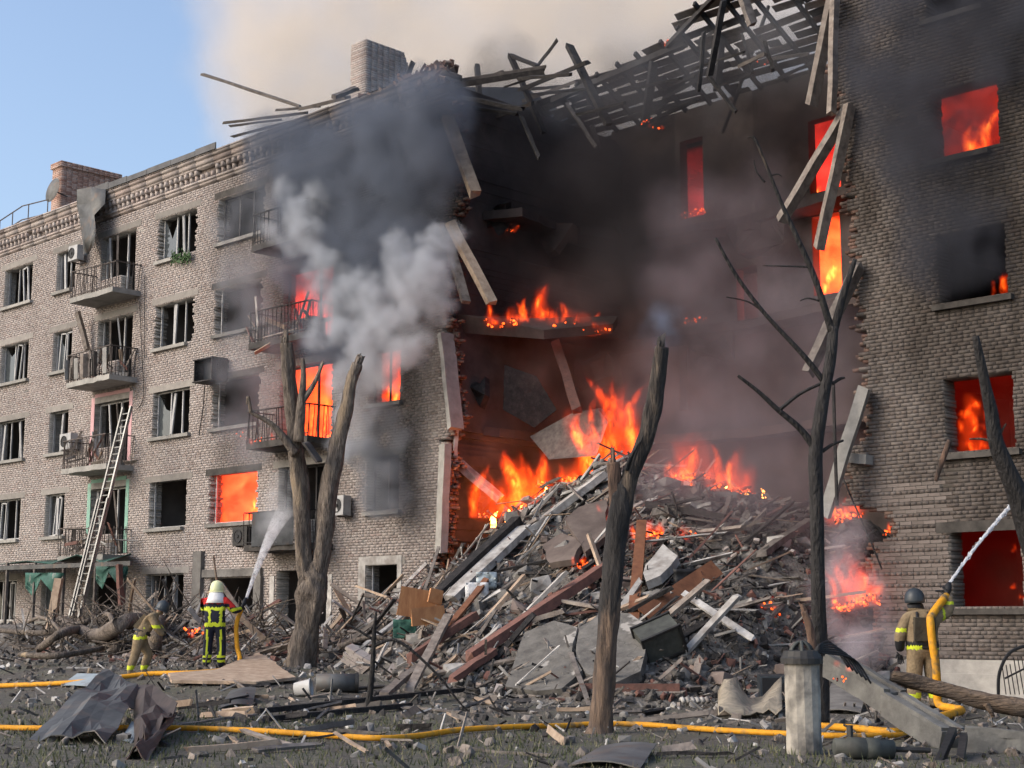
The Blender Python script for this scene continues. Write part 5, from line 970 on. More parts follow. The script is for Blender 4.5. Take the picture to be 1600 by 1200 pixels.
mb = MB(); g = [[(.01 + .13 * math.sin(a) * (1 + .25 * j), .03 - .13 * math.cos(a) * (1 + .22 * j), 1.65 - .085 * j) for j in range(4)] for a in [(-1.3 + .26 * i) for i in range(11)]]; mb.sheet(g, .008); mb.obj('neck_flap', MT['cloth'], A, True)
hm = hand_mesh('hand', MT['black'])
o = link('glove', hm, A); o.location = (.50, .26, 1.28); o.rotation_euler = (.3, 0, -.2); o = link('glove', hm, A); o.location = (-.05, .38, 1.20); o.rotation_euler = (.2, 0, -1.0)
AM = Matrix.Translation(fa) @ Matrix.Rotation(rzH, 4, 'Z')
noz = AM @ Vector((.56, .50, 1.50))
nz_ = thing('hose_nozzle', 'black hose nozzle in the hands of the yellow helmet firefighter', 'nozzle'); mb = MB(); a = AM @ Vector((.5, .3, 1.28)); mb.tube([a, a.lerp(noz, .45), a.lerp(noz, .5), a.lerp(noz, .85), noz], [.04, .04, .055, .045, .03], 10); mb.obj('barrel', MT['black'], nz_, True); mb = MB(); mb.tube([a.lerp(noz, .3), a.lerp(noz, .3) + Vector((0, 0, -.13))], .02, 6); mb.obj('grip', MT['black'], nz_)
hose([AM @ Vector((.50, .28, 1.26)), AM @ Vector((.42, .20, .95)), AM @ Vector((.46, .10, .5)), AM @ Vector((.55, -.02, .22)), AM @ Vector((.50, -.25, .10)), S(345, 1052, .06), S(300, 1056, .06), S(230, 1058, .06), S(150, 1068, .06), S(80, 1073, .06), S(0, 1076, .06), S(-60, 1078, .06)], .048, 'yellow fire hose running to the yellow helmet firefighter')
# B: tan gear, bending to the right
JB = {'pelvis': ((0, -.02, .95), (.18, .16)), 'spine': ((0, .13, 1.12), (.19, .17)), 'chest': ((0, .27, 1.29), (.205, .175)), 'neck': ((0, .38, 1.41), .08), 'head': ((0, .47, 1.50), .105)}
for s, sg, f in (('L', -1, .16), ('R', 1, -.14)):
    JB['hip' + s] = ((sg * .11, -.02, .86), .14); JB['knee' + s] = ((sg * .14, f + .06, .50), .11); JB['calf' + s] = ((sg * .14, f - .02, .28), .105); JB['ankle' + s] = ((sg * .14, f - .06, .10), .085); JB['toe' + s] = ((sg * .15, f + .10, .06), .06)
JB.update({'shL': ((-.22, .27, 1.33), .10), 'elbL': ((-.25, .42, 1.10), .085), 'wrL': ((-.18, .58, .95), .055), 'shR': ((.22, .25, 1.33), .10), 'elbR': ((.27, .36, 1.08), .085), 'wrR': ((.22, .52, .92), .055)})
def pickB(c, n):
    x, y, z = c
    if z > 1.50 and y > .36: return 3
    if z > 1.46 and y > .36: return 4
    if abs(x) > .19 and z > .9: return 2 if abs(z - 1.12) < .035 else 0
    if z > .8: return 2 if (.84 < z + .0 < .93) else (1 if .93 <= z < 1.01 else 0)
    if z < .09: return 1
    return 2 if .17 < z < .26 else 0
fb = DP(216, 1058, 31.0); B = person('firefighter in tan turnout gear stooping among the branches with a dark helmet', fb, rzR + .25, JB, [MT['tan'], MT['black'], MT['hivis'], MT['helmetd'], MT['skin']], pickB, .92)
helmet(B, (0, .48, 1.54), MT['helmetd'], (-.35, 0)); mb = MB(); mb.box((0, .02, 1.22), (.26, .16, .36), Matrix.Rotation(-.65, 3, 'X'), 0, .01); mb.obj('air_pack', MT['tan'], B)
mb = MB(); mb.lathe([(.19, -.03), (.205, -.03), (.205, .03), (.19, .03)], 20, (0, .05, 1.0), 0, Matrix.Rotation(-.4, 3, 'X')); mb.obj('belt', MT['black'], B)
for s, sg in (('L', -1), ('R', 1)): o = link('glove', hm, B); o.location = JB['wr' + s][0]; o.rotation_euler = (-.6, 0, 0)
# C: tan gear, back to the viewer, right arm raised with the nozzle
JC = {'pelvis': ((0, 0, .98), (.20, .16)), 'spine': ((-.01, .01, 1.16), (.21, .17)), 'chest': ((0, .0, 1.37), (.225, .17)), 'neck': ((-.06, .03, 1.54), .08), 'head': ((-.08, .06, 1.68), .105)}
for s, sg in (('L', -1), ('R', 1)):
    JC['hip' + s] = ((sg * .11, 0, .88), .14); JC['knee' + s] = ((sg * .15, .02, .5), .11); JC['calf' + s] = ((sg * .16, 0, .28), .105); JC['ankle' + s] = ((sg * .165, -.01, .10), .085); JC['toe' + s] = ((sg * .18, .15, .06), .06)
JC.update({'shL': ((-.23, .0, 1.42), .10), 'elbL': ((-.36, -.02, 1.14), .085), 'wrL': ((-.34, .06, .90), .06), 'shR': ((.22, .02, 1.45), .105), 'elbR': ((.46, .12, 1.52), .09), 'wrR': ((.52, .25, 1.78), .06)})
for k_ in list(JC):
    rr0 = JC[k_][1]; JC[k_] = (JC[k_][0], tuple(v * 1.14 for v in rr0) if isinstance(rr0, tuple) else rr0 * 1.14)
def pickC(c, n):
    x, y, z = c
    if z > 1.58 and x < .2: return 1
    if x < -.27 and .86 < z < 1.06: return 1
    if x < -.27 and abs(z - 1.24) < .03: return 2
    if x > .40 and abs(z - 1.66) < .025: return 2
    if .33 < x < .37 and z > 1.3: return 2
    if .94 < z < 1.0: return 2 if abs(x) > .06 and y < 0 else 1
    if 1.0 <= z < 1.07: return 1
    if z < .09: return 1
    if .2 < z < .27: return 2
    if abs(x) < .17 and y < -.1 and 1.07 < z < 1.42: return 3
    return 0
fc = DP(1446, 1113, 24.2); fc.z = ground_z(fc.x, fc.y)
Cp = person('firefighter in tan gear with a dark helmet raising a nozzle beside the right wing', fc, rzH, JC, [MT['tan'], MT['black'], MT['hivis'], M('dark_vest', (.07, .06, .045), (.04, .034, .026), 8, .9, .4)], pickC, 1.04)
helmet(Cp, (-.08, .06, 1.72), MT['helmetd'], brim=False, r=.15)
mb = MB(); mb.box((0, -.21, 1.26), (.34, .07, .36), None, 0, .02); mb.obj('back_plate', M('vest_plate', (.085, .072, .05), (.05, .042, .03), 8, .9, .4), Cp)
mb = MB(); mb.lathe([(.225, -.035), (.25, -.035), (.25, .035), (.225, .035)], 22, (0, 0, 1.0), 0, Matrix.Diagonal((1, .85, 1)).to_3x3()); mb.obj('belt', MT['black'], Cp)
for sx in (-.13, .1): mb = MB(); mb.tube([Vector((sx, -.17, 1.1)), Vector((sx * .9, -.19, 1.3)), Vector((sx * .75, -.12, 1.5)), Vector((sx * .7, .02, 1.55))], .025, 6); mb.obj('strap', MT['black'], Cp, True)
o = link('glove', hm, Cp); o.location = (.52, .25, 1.76); o.rotation_euler = (1.1, 0, .2); o.scale = (1.5,) * 3
o = link('glove', hm, Cp); o.location = (-.34, .06, .90); o.rotation_euler = (-1.5, 0, 0); o.scale = (1.2,) * 3
CM = Matrix.Translation(fc) @ Matrix.Rotation(rzH, 4, 'Z'); nzc = CM @ Vector((.60, .42, 2.06)); a = CM @ Vector((.50, .27, 1.84))
nz2 = thing('hose_nozzle', 'black hose nozzle raised overhead by the firefighter at the right wing', 'nozzle'); mb = MB(); mb.tube([a, a.lerp(nzc, .4), a.lerp(nzc, .45), a.lerp(nzc, .8), nzc], [.05, .05, .065, .055, .035], 10); mb.obj('barrel', MT['black'], nz2, True); mb = MB(); mb.tube([a.lerp(nzc, .4), a.lerp(nzc, .4) - rt * .2], .02, 6); mb.obj('grip', MT['black'], nz2)
hose([a, CM @ Vector((.32, .02, 1.72)), CM @ Vector((.10, -.20, 1.50)), CM @ Vector((.07, -.27, 1.40)), CM @ Vector((.08, -.29, 1.1)), CM @ Vector((.12, -.28, .75)), CM @ Vector((.14, -.24, .4)), CM @ Vector((.16, -.22, .12)), CM @ Vector((.3, -.5, .07)), CM @ Vector((.2, -1.2, .06)), S(1420, 1141, .06)], .065, 'yellow fire hose hanging over the shoulder of the firefighter at the right wing')
# ------------------------------------------------------------------ fire, smoke and water: real volumes
def vol_group(name, build, mat):
    ng = bpy.data.node_groups.new(name, 'GeometryNodeTree'); ng.interface.new_socket('Geometry', in_out='INPUT', socket_type='NodeSocketGeometry'); ng.interface.new_socket('Geometry', in_out='OUTPUT', socket_type='NodeSocketGeometry')
    gi, go = ng.nodes.new('NodeGroupInput'), ng.nodes.new('NodeGroupOutput'); v = build(ng, gi); sm = ng.nodes.new('GeometryNodeSetMaterial'); sm.inputs['Material'].default_value = mat
    ng.links.new(v, sm.inputs[0]); ng.links.new(sm.outputs[0], go.inputs[0]); return ng
def smoke_mat(name, col, dens, absorb=(0, 0, 0), aniso=0.0):
    m = bpy.data.materials.new(name); m.use_nodes = True; nt = m.node_tree; nt.nodes.remove(nt.nodes['Principled BSDF']); pv = nt.nodes.new('ShaderNodeVolumePrincipled')
    pv.inputs['Color'].default_value = L3(*col); pv.inputs['Density'].default_value = dens; pv.inputs['Anisotropy'].default_value = aniso; nt.links.new(pv.outputs[0], nt.nodes['Material Output'].inputs['Volume']); return m
def smoke(label, pts, r, col, dens, vox=.14, amp=.7, nscale=.8, soft=.5, erode=.35, name='smoke', detail=5):
    """points are puff centres; the density grid is the distance to the nearest puff, warped and eroded by noise"""
    me = bpy.data.meshes.new(name); me.from_pydata([tuple(p) for p in pts], [], []); mat = smoke_mat(name, col, dens); me.materials.append(mat); ob = link(name, me)
    def build(ng, gi):
        N, K = ng.nodes.new, ng.links.new; pos = N('GeometryNodeInputPosition')
        nz = N('ShaderNodeTexNoise'); nz.inputs['Scale'].default_value = nscale; nz.inputs['Detail'].default_value = detail; nz.inputs['Roughness'].default_value = .58; K(pos.outputs[0], nz.inputs['Vector'])
        sb = N('ShaderNodeVectorMath'); sb.operation = 'SUBTRACT'; sb.inputs[1].default_value = (.5, .5, .5); K(nz.outputs['Color'], sb.inputs[0])
        sc = N('ShaderNodeVectorMath'); sc.operation = 'SCALE'; sc.inputs[3].default_value = amp * 2; K(sb.outputs[0], sc.inputs[0]); ad = N('ShaderNodeVectorMath'); ad.operation = 'ADD'; K(pos.outputs[0], ad.inputs[0]); K(sc.outputs[0], ad.inputs[1])
        pr = N('GeometryNodeProximity'); pr.target_element = 'POINTS'; K(gi.outputs[0], pr.inputs[0]); K(ad.outputs[0], pr.inputs['Sample Position'])
        mr = N('ShaderNodeMapRange'); mr.inputs['From Min'].default_value = r; mr.inputs['From Max'].default_value = r * (1 - soft); K(pr.outputs['Distance'], mr.inputs['Value'])
        n2 = N('ShaderNodeTexNoise'); n2.inputs['Scale'].default_value = nscale * 1.7; n2.inputs['Detail'].default_value = detail; n2.inputs['Roughness'].default_value = .6; K(pos.outputs[0], n2.inputs['Vector'])
        m2 = N('ShaderNodeMapRange'); m2.inputs['From Min'].default_value = .5 - erode * .5; m2.inputs['From Max'].default_value = .62; K(n2.outputs['Fac'], m2.inputs['Value'])
        m3 = N('ShaderNodeMath'); m3.operation = 'MULTIPLY'; K(mr.outputs[0], m3.inputs[0]); K(m2.outputs[0], m3.inputs[1])
        vc = N('GeometryNodeVolumeCube'); K(m3.outputs[0], vc.inputs['Density']); g = r + amp * .5
        mn = [min(p[i] for p in pts) - g for i in range(3)]; mx = [max(p[i] for p in pts) + g for i in range(3)]; vc.inputs['Min'].default_value = mn; vc.inputs['Max'].default_value = mx
        for i, a in enumerate('XYZ'): vc.inputs['Resolution ' + a].default_value = max(8, int((mx[i] - mn[i]) / vox))
        return vc.outputs[0]
    md = ob.modifiers.new('grid', 'NODES'); md.node_group = vol_group(name, build, mat); return tag(ob, label, 'smoke', kind='stuff')
kr = random.Random(99)
def puffs(spec):                            # (px, py, Y, n, spread along x, z, y in metres)
    out = []
    for (px, py, Y, n, sx, sz, sy) in spec:
        c = P(px, py, Y)
        for i in range(n): out.append((c.x + kr.uniform(-sx, sx), c.y + kr.uniform(-sy, sy), c.z + kr.uniform(-sz, sz)))
    return out
def flame_mat():
    m = bpy.data.materials.new('flame'); m.use_nodes = True; nt = m.node_tree; N, K = nt.nodes.new, nt.links.new; nt.nodes.remove(nt.nodes['Principled BSDF'])
    at = N('ShaderNodeAttribute'); at.attribute_name = 'density'; tc = N('ShaderNodeTexCoord'); mp = N('ShaderNodeMapping'); mp.inputs['Scale'].default_value = (1, 1, .45); K(tc.outputs['Object'], mp.inputs[0])
    nz = N('ShaderNodeTexNoise'); nz.inputs['Scale'].default_value = 7.5; nz.inputs['Detail'].default_value = 3; nz.inputs['Distortion'].default_value = .8; K(mp.outputs[0], nz.inputs['Vector'])
    mr = N('ShaderNodeMapRange'); mr.inputs['From Min'].default_value = .38; mr.inputs['From Max'].default_value = .62; K(nz.outputs['Fac'], mr.inputs[0])
    mu = N('ShaderNodeMath'); mu.operation = 'MULTIPLY'; K(mr.outputs[0], mu.inputs[0]); K(at.outputs['Fac'], mu.inputs[1])
    rp = N('ShaderNodeValToRGB'); e = rp.color_ramp.elements; e[0].color = L3(1, .045, .004); e[0].position = .1; e[1].color = L3(1, .44, .06); e[1].position = .95; k = e.new(.5); k.color = L3(1, .14, .01); K(mu.outputs[0], rp.inputs[0])
    st_ = N('ShaderNodeMath'); st_.operation = 'MULTIPLY'; st_.inputs[1].default_value = 12.0; K(mu.outputs[0], st_.inputs[0])
    pv = N('ShaderNodeVolumePrincipled'); pv.inputs['Density'].default_value = 0; pv.inputs['Density Attribute'].default_value = ''; K(rp.outputs[0], pv.inputs['Emission Color']); K(st_.outputs[0], pv.inputs['Emission Strength']); K(pv.outputs[0], nt.nodes['Material Output'].inputs['Volume']); return m
MT['flame'] = flame_mat(); MT['core'] = emis('flame_core', (1.0, .30, .045), 18, 6)  # second material: glow added out of sight to light void and smoke
def soft_mat():
    m = bpy.data.materials.new('flame_glow'); m.use_nodes = True; nt = m.node_tree; N, K = nt.nodes.new, nt.links.new; nt.nodes.remove(nt.nodes['Principled BSDF']); at = N('ShaderNodeAttribute'); at.attribute_name = 'density'; mu = N('ShaderNodeMath'); mu.operation = 'MULTIPLY'; mu.inputs[1].default_value = 1.0; K(at.outputs['Fac'], mu.inputs[0])
    pv = N('ShaderNodeVolumePrincipled'); pv.inputs['Density'].default_value = 0; pv.inputs['Density Attribute'].default_value = ''; pv.inputs['Emission Color'].default_value = L3(1, .06, .006); K(mu.outputs[0], pv.inputs['Emission Strength']); K(pv.outputs[0], nt.nodes['Material Output'].inputs['Volume']); return m
MT['soft'] = soft_mat()
def fog_object(name, mb, mat, t, vox, band):
    ob = link(name, mb.mesh(name, mat), t); ob['kind'] = 'stuff'
    def build(ng, gi):
        v = ng.nodes.new('GeometryNodeMeshToVolume'); v.resolution_mode = 'VOXEL_SIZE'; v.inputs['Voxel Size'].default_value = vox; v.inputs['Interior Band Width'].default_value = band; v.inputs['Density'].default_value = 1.0; ng.links.new(gi.outputs[0], v.inputs['Mesh']); return v.outputs[0]
    ob.modifiers.new('fog', 'NODES').node_group = vol_group(name, build, mat); return ob
def tongue(mb, base, h, r, lean):
    n = 8; pts, rad = [], []; ph = kr.uniform(0, 6)
    for i in range(n + 1):
        t = i / n; pts.append(base + Vector((lean.x * t * h + .16 * h * t * math.sin(ph + t * 5.5), lean.y * t * h + .1 * h * t * math.cos(ph * 1.3 + t * 4), h * t))); rad.append(max(.012, r * (.55 + 1.3 * t) * (1 - t) ** .8 * 1.1))
    mb.tube(pts, rad, 7)
def fire(label, bases, h, r, embers=True, vox=.05, group=None, emb=.16, hidden_fill=0):
    """fire > flame (emissive fog grown from flame tongues), embers"""
    c = sum((Vector(b) for b in bases), Vector()) / len(bases); t = thing('fire', label, 'fire', group, loc=c); mb = MB()
    for b in bases: tongue(mb, Vector(b) - c + Vector((kr.gauss(0, .12), kr.gauss(0, .15), kr.uniform(-.1, .12))), h * (.25 + .95 * kr.random() ** 1.6), r * kr.uniform(.5, 1.35), Vector((kr.uniform(-.45, .3), kr.uniform(-.2, .2), 0)))
    me = mb.mesh('flame', MT['flame']); ob = link('flame', me, t); ob['kind'] = 'stuff'
    def build(ng, gi):
        v = ng.nodes.new('GeometryNodeMeshToVolume'); v.resolution_mode = 'VOXEL_SIZE'; v.inputs['Voxel Size'].default_value = vox; v.inputs['Interior Band Width'].default_value = max(.1, r * .8); v.inputs['Density'].default_value = 1.0; ng.links.new(gi.outputs[0], v.inputs['Mesh']); return v.outputs[0]
    md = ob.modifiers.new('fog', 'NODES'); md.node_group = vol_group('flame', build, MT['flame'])
    if h > .45:
        ms = MB()
        for b in bases[::2]: tongue(ms, Vector(b) - c + Vector((0, 0, -.1)), h * kr.uniform(.5, 1.25), r * 2.1, Vector((kr.uniform(-.4, .3), 0, 0)))
        fog_object('flame_glow', ms, MT['soft'], t, .09, r * 1.6)
    mc = MB()
    for b in (bases[::hidden_fill] if hidden_fill else []): tongue(mc, Vector(b) - c + Vector((kr.uniform(-.2, .1), kr.uniform(.3, .7), -.3 if h > .5 else -.12)), min(.45, h * .4), r * .45, Vector((kr.uniform(-.3, .2), 0, 0)))
    if hidden_fill: o = mc.obj('flame_core', MT['core'], t, True); o['kind'] = 'stuff'  # added glowing tongues, set behind and below the flames to light the void
    if embers:
        mb = MB()
        for b in bases:
            for i in range(3): mb.rock(Vector(b) - c + Vector((kr.uniform(-.2, .2), kr.uniform(-.15, .15), kr.uniform(-.06, .1))), (emb * kr.uniform(.2, .7), emb * .4, emb * .25))
        o = mb.obj('embers', MT['ember'], t); o['kind'] = 'stuff'
    return t
def line_bases(px0, py0, px1, py1, Y0, Y1, n, jx=.25, jy=.3):
    return [P(lerp(px0, px1, (i + .5) / n), lerp(py0, py1, (i + .5) / n), lerp(Y0, Y1, (i + .5) / n)) + Vector((kr.uniform(-jx, jx), kr.uniform(-jy, jy), 0)) for i in range(n)]
def s_bases(px0, py0, px1, py1, n, lift=.05, j=.25):
    return [S(lerp(px0, px1, (i + .5) / n), lerp(py0, py1, (i + .5) / n), lift) + Vector((kr.uniform(-j, j), kr.uniform(-j, j), 0)) for i in range(n)]
fire('large orange blaze at the left crest of the heap below the tilted slab', line_bases(772, 808, 866, 786, .6, 1.3, 28, .3, .5), 1.45, .24, hidden_fill=2)
fire('tall column of flame rising at the crest behind the burnt trunk', line_bases(925, 748, 985, 742, 2.0, 1.6, 22, .25), 2.2, .24, hidden_fill=2)
fire('band of flame under the tilted slab joining the two blazes', line_bases(850, 758, 935, 748, 1.4, 2.0, 15), .7, .16, hidden_fill=3)
fire('row of flames along the sagging floor edge high in the void', line_bases(770, 506, 955, 518, .8, 3.0, 36, .15, .2), .6, .13); fire('wisp of flame standing above the row on the sagging floor', line_bases(838, 500, 856, 500, 1.6, 1.8, 5, .12), 1.0, .12, False)
fire('small flame high on the dark party wall', [PX(788, 356, .15), PX(792, 358, .2), PX(797, 360, .2), PX(784, 350, .15)], .35, .09)
fire('flames at the right crest under the grey smoke', s_bases(1048, 762, 1092, 752, 13), 1.1, .17); fire('broad red blaze veiled by smoke on the right crest', s_bases(1110, 772, 1200, 776, 12), 1.1, .18, hidden_fill=3); fire('flames beside the black log', s_bases(1000, 850, 1055, 842, 9), .5, .12)
fire('small fire in the middle of the heap', s_bases(895, 892, 920, 890, 5), .28, .09); fire('flames licking behind the burnt trunk', s_bases(940, 830, 960, 815, 5), .5, .12); fire('glowing fire at the foot of the right wall edge', line_bases(1312, 950, 1362, 935, -.5, -.4, 18, .2), 1.0, .13)
fire('fire in the torn corner of the right wall', line_bases(1302, 815, 1345, 800, .2, .3, 8, .15), .5, .12); fire('orange flame in the small hole of the right wall', [P(1394, 832, .5), P(1398, 832, .6), P(1391, 832, .6)], .35, .1)
fire('small fire in the roof lattice', [P(1046, 68, 5), P(1050, 67, 5), P(1042, 69, 5)], .3, .1); fire('cluster of embers on the roof post foot', [P(1006, 196, 3.9), P(1012, 190, 3.9), P(1026, 198, 3.9)], .14, .06, emb=.1); fire('ember glow on the roof beam', [P(1195, 100, 5.0)], .15, .05, emb=.1)
fire('ember line at the inner doorway foot', line_bases(1066, 338, 1100, 330, INW - .1, INW - .1, 5, .1, .02), .12, .06, emb=.12); fire('second ember line on the inner wall below', line_bases(1070, 503, 1098, 500, INW - .1, INW - .1, 5, .1, .02), .12, .06, emb=.12)
fire('embers glowing at the lower right of the heap', s_bases(1215, 960, 1250, 990, 4), .18, .06, emb=.14); fire('small fires low on the right flank', s_bases(1180, 955, 1190, 952, 3), .2, .06, emb=.12); fire('flame by the cables of the concrete stump', [DP(1300, 1058, 18.5), DP(1304, 1060, 18.5)], .2, .05, emb=.06)
fire('little flames on the burnt balcony', [P(371, 680, -.9), P(400, 692, -1.0), P(404, 690, -1.0), P(410, 688, -1)], .3, .07, emb=.08); fire('small ground fire behind the yellow helmet firefighter', [DP(303, 988, 33.5), DP(308, 990, 33.5), DP(312, 988, 33.5)], .22, .08, emb=.15)
# burning rooms
def room_fire(label, x0, x1, y0, y1, z0, z1, col, strength, low=None, contrast=.2, tongues=0, tz=0):
    m = bpy.data.materials.new('room_blaze'); m.use_nodes = True; nt = m.node_tree; N, K = nt.nodes.new, nt.links.new; nt.nodes.remove(nt.nodes['Principled BSDF'])
    tc = N('ShaderNodeTexCoord'); nz = N('ShaderNodeTexNoise'); nz.inputs['Scale'].default_value = 1.5; nz.inputs['Detail'].default_value = 6; nz.inputs['Distortion'].default_value = 1.2; K(tc.outputs['Object'], nz.inputs['Vector'])
    mr = N('ShaderNodeMapRange'); mr.inputs['From Min'].default_value = .3; mr.inputs['From Max'].default_value = .7; mr.inputs['From Min'].default_value = .36; mr.inputs['From Max'].default_value = .64; mr.inputs['To Min'].default_value = strength * (1 - contrast) * 1.6; mr.inputs['To Max'].default_value = strength * (1 + contrast) * 1.6; K(nz.outputs['Fac'], mr.inputs[0])
    pv = N('ShaderNodeVolumePrincipled'); pv.inputs['Density'].default_value = .25; pv.inputs['Color'].default_value = L3(.2, .1, .08); rp = N('ShaderNodeValToRGB'); e = rp.color_ramp.elements; e[0].position = .36; e[0].color = L3(col[0], col[1] * .35, col[2] * .5); e[1].position = .66; e[1].color = L3(col[0], col[1] * 1.15, col[2] * 1.2); K(nz.outputs['Fac'], rp.inputs[0]); K(rp.outputs[0], pv.inputs['Emission Color']); K(mr.outputs[0], pv.inputs['Emission Strength']); K(pv.outputs[0], nt.nodes['Material Output'].inputs['Volume'])
    t = thing('fire', label, 'fire', loc=((x0 + x1) / 2, (y0 + y1) / 2, z0)); mb = MB(); c = Vector(t.location); mb.bb(Vector((x0, y0, z0)) - c, Vector((x1, y1, z1)) - c); mb.obj('blaze', m, t)
    mb = MB()
    for i in range(8): mb.rock(Vector((kr.uniform(x0, x1), kr.uniform(y0, y1), z0 + kr.uniform(.05, .3))) - c, (.3, .25, .2))
    o = mb.obj('embers', MT['ember'], t); o['kind'] = 'stuff'
    if tongues:
        mb = MB(); mc = MB()
        for i in range(tongues):
            q = Vector((kr.uniform(x0 + .3, x1 - .3), kr.uniform(y0, y0 + .5), (tz or z0 + .5) + kr.uniform(-.2, .3))) - c; tongue(mb, q, kr.uniform(.4, 1.5), kr.uniform(.12, .26), Vector((kr.uniform(-.4, .4), 0, 0)))
            if i % 3 == 0: tongue(mc, q + Vector((0, .4, -.3)), kr.uniform(.2, .6), .06, Vector((0, 0, 0)))
        ob = link('flame', mb.mesh('flame', MT['flame']), t); ob['kind'] = 'stuff'
        def build(ng, gi):
            v = ng.nodes.new('GeometryNodeMeshToVolume'); v.resolution_mode = 'VOXEL_SIZE'; v.inputs['Voxel Size'].default_value = .05; v.inputs['Interior Band Width'].default_value = .1; ng.links.new(gi.outputs[0], v.inputs['Mesh']); return v.outputs[0]
        ob.modifiers.new('fog', 'NODES').node_group = vol_group('flame', build, MT['flame'])
    return t
OR = (1, .075, .02)
room_fire('solid orange fire filling the second floor window near the water jet', -11.4, -8.1, .5, 1.6, 3.7, 6.3, OR, .85, contrast=.6, tongues=9, tz=4.3)
room_fire('solid orange fire filling the balcony doorway behind the forked tree', -7.7, -4.4, .5, 1.6, 6.7, 9.3, (1, .085, .015), .85, contrast=.6, tongues=14, tz=7.1)
room_fire('orange fire in the narrow window beside the white smoke', -3.9, -1.2, .6, 1.4, 6.7, 9.3, (1, .07, .01), .4, contrast=.8, tongues=10, tz=7.4)
room_fire('red fire glimpsed in the fourth floor balcony doorway', -7.7, -4.4, .6, 1.6, 9.7, 12.2, (1, .06, .03), .9, contrast=.5)
room_fire('red fire in the topmost visible right wing window', 13.2, 16.5, .5, 1.3, 9.8, 12.4, (1, .04, .012), .16, contrast=1.0, tongues=9, tz=10.5)
room_fire('orange flames in the third floor right wing window', 13.2, 16.5, .6, 1.8, 3.9, 6.4, (.8, .015, .006), .022, contrast=.7); fire('tongues of flame along the jamb of the third floor right window', [Vector((14.45 + kr.uniform(0, .25), .55 + kr.uniform(0, .3), 4.65 + .22 * (i % 5))) for i in range(14)], .55, .12, False)
room_fire('dull red fire deep in the lowest right wing window', 13.2, 16.5, .7, 2.8, .8, 3.3, (.7, .008, .004), .009, contrast=.7); fire('strip of flame along the far jamb of the lowest right window', [Vector((15.62 + kr.uniform(0, .12), .5 + kr.uniform(0, .2), 1.75 + .14 * i)) for i in range(9)], .35, .08, False)
fire('pale flame in the corner of the dark right wing window', [Vector((15.5 + kr.uniform(-.1, .2), .35, 7.75)) for i in range(5)], .45, .08, False)
for i, (o, c_, s_) in enumerate(zip(long_ops[:3], ((.9, .03, .03), (1, .05, .03), (1, .075, .015)), (.25, .30, 1.0))):
    room_fire(('dim red fire behind the first inner doorway', 'red fire behind the upper inner doorway by the right edge', 'bright orange fire behind the inner doorway below the hanging timbers')[i], o[0] - 1.0, o[1] + .6, INW + .4, INW + 2.4, o[2] - .3, o[3] + .4, c_, s_, contrast=.6, tongues=(0, 5, 8)[i], tz=o[2])
# ------------------------------------------------------------------ smoke
smoke('black smoke filling the upper burning void of the collapsed section', puffs([(800, 330, 3.2, 34, 3.0, 3.0, 2.2), (950, 330, 3.6, 34, 3.0, 3.0, 2.2), (1000, 460, 4.0, 20, 2.6, 1.6, 1.8), (1090, 260, 4.5, 12, 1.6, 1.8, 1.5), (1230, 150, 5.2, 8, 1.2, .8, 1.0), (800, 430, 3.0, 12, 1.6, 1.0, 1.0)]), 1.5, (.075, .07, .075), .75, .2, 1.1, .7, .9, .7, detail=7)
smoke('red lit smoke hanging around the main blaze', puffs([(780, 640, 2.2, 14, 1.4, 1.4, .9), (880, 620, 3.0, 16, 1.8, 1.4, 1.0), (980, 640, 3.2, 16, 1.8, 1.6, 1.0), (860, 470, 2.8, 12, 2.2, .9, .9), (1000, 560, 3.6, 10, 1.6, 1.4, 1.0)]), 1.1, (.55, .42, .40), .30, .18, .8, .8, .85, .3)
smoke('dark blue grey smoke pouring up over the left wing and roof', puffs([(520, 300, -.9, 26, 1.6, 2.2, .5), (600, 330, -.9, 26, 1.6, 2.6, .5), (640, 230, -.8, 16, 1.4, 1.6, .5), (480, 380, -.8, 10, 1.0, 1.8, .4), (570, 480, -.9, 14, 1.4, 1.2, .4), (600, 210, -.5, 12, 1.6, .8, .6), (450, 260, -.7, 8, .8, 1.2, .3), (560, 540, -.9, 8, .8, .8, .3)]), 1.0, (.23, .26, .32), 2.1, .12, 1.0, .8, .8, .5, detail=7)
smoke('pale blue grey smoke billowing out of the left wing windows', puffs([(565, 555, -1.9, 16, .9, .8, .5), (625, 520, -1.9, 16, 1.0, .8, .5), (535, 475, -1.8, 12, .8, .8, .4), (512, 430, -1.7, 8, .5, .5, .4), (655, 420, -2.0, 14, .8, .8, .4), (682, 390, -1.9, 8, .4, .7, .3), (605, 450, -1.8, 14, 1.0, .5, .4), (478, 350, -1.7, 10, .4, .9, .3), (545, 610, -1.5, 8, .4, .6, .3), (540, 660, -1.4, 6, .25, .6, .25), (450, 320, -1.5, 7, .4, .9, .3), (580, 660, -1.2, 6, .4, .5, .2)]), .46, (.66, .69, .74), 3.0, .075, .8, 1.15, .8, .55, detail=8)
smoke('thin bluish smoke drifting past the burnt window column', puffs([(390, 370, -.8, 12, 1.0, 1.6, .3), (400, 480, -.8, 12, 1.0, 1.6, .3), (390, 600, -.8, 12, 1.0, 1.6, .3), (400, 680, -.8, 8, .8, .8, .3), (430, 560, -1.0, 6, .6, 1.2, .3)]), .9, (.45, .47, .52), .8, .14, .7, .7, .85, .2)
smoke('grey smoke rising from the lower window beside the forked tree', puffs([(600, 700, -.8, 14, .6, 1.0, .25), (595, 760, -.7, 8, .5, .5, .2), (585, 690, -.9, 10, .5, .6, .25)]), .55, (.36, .38, .42), 4.0, .1, .5, 1.1, .8, .3)
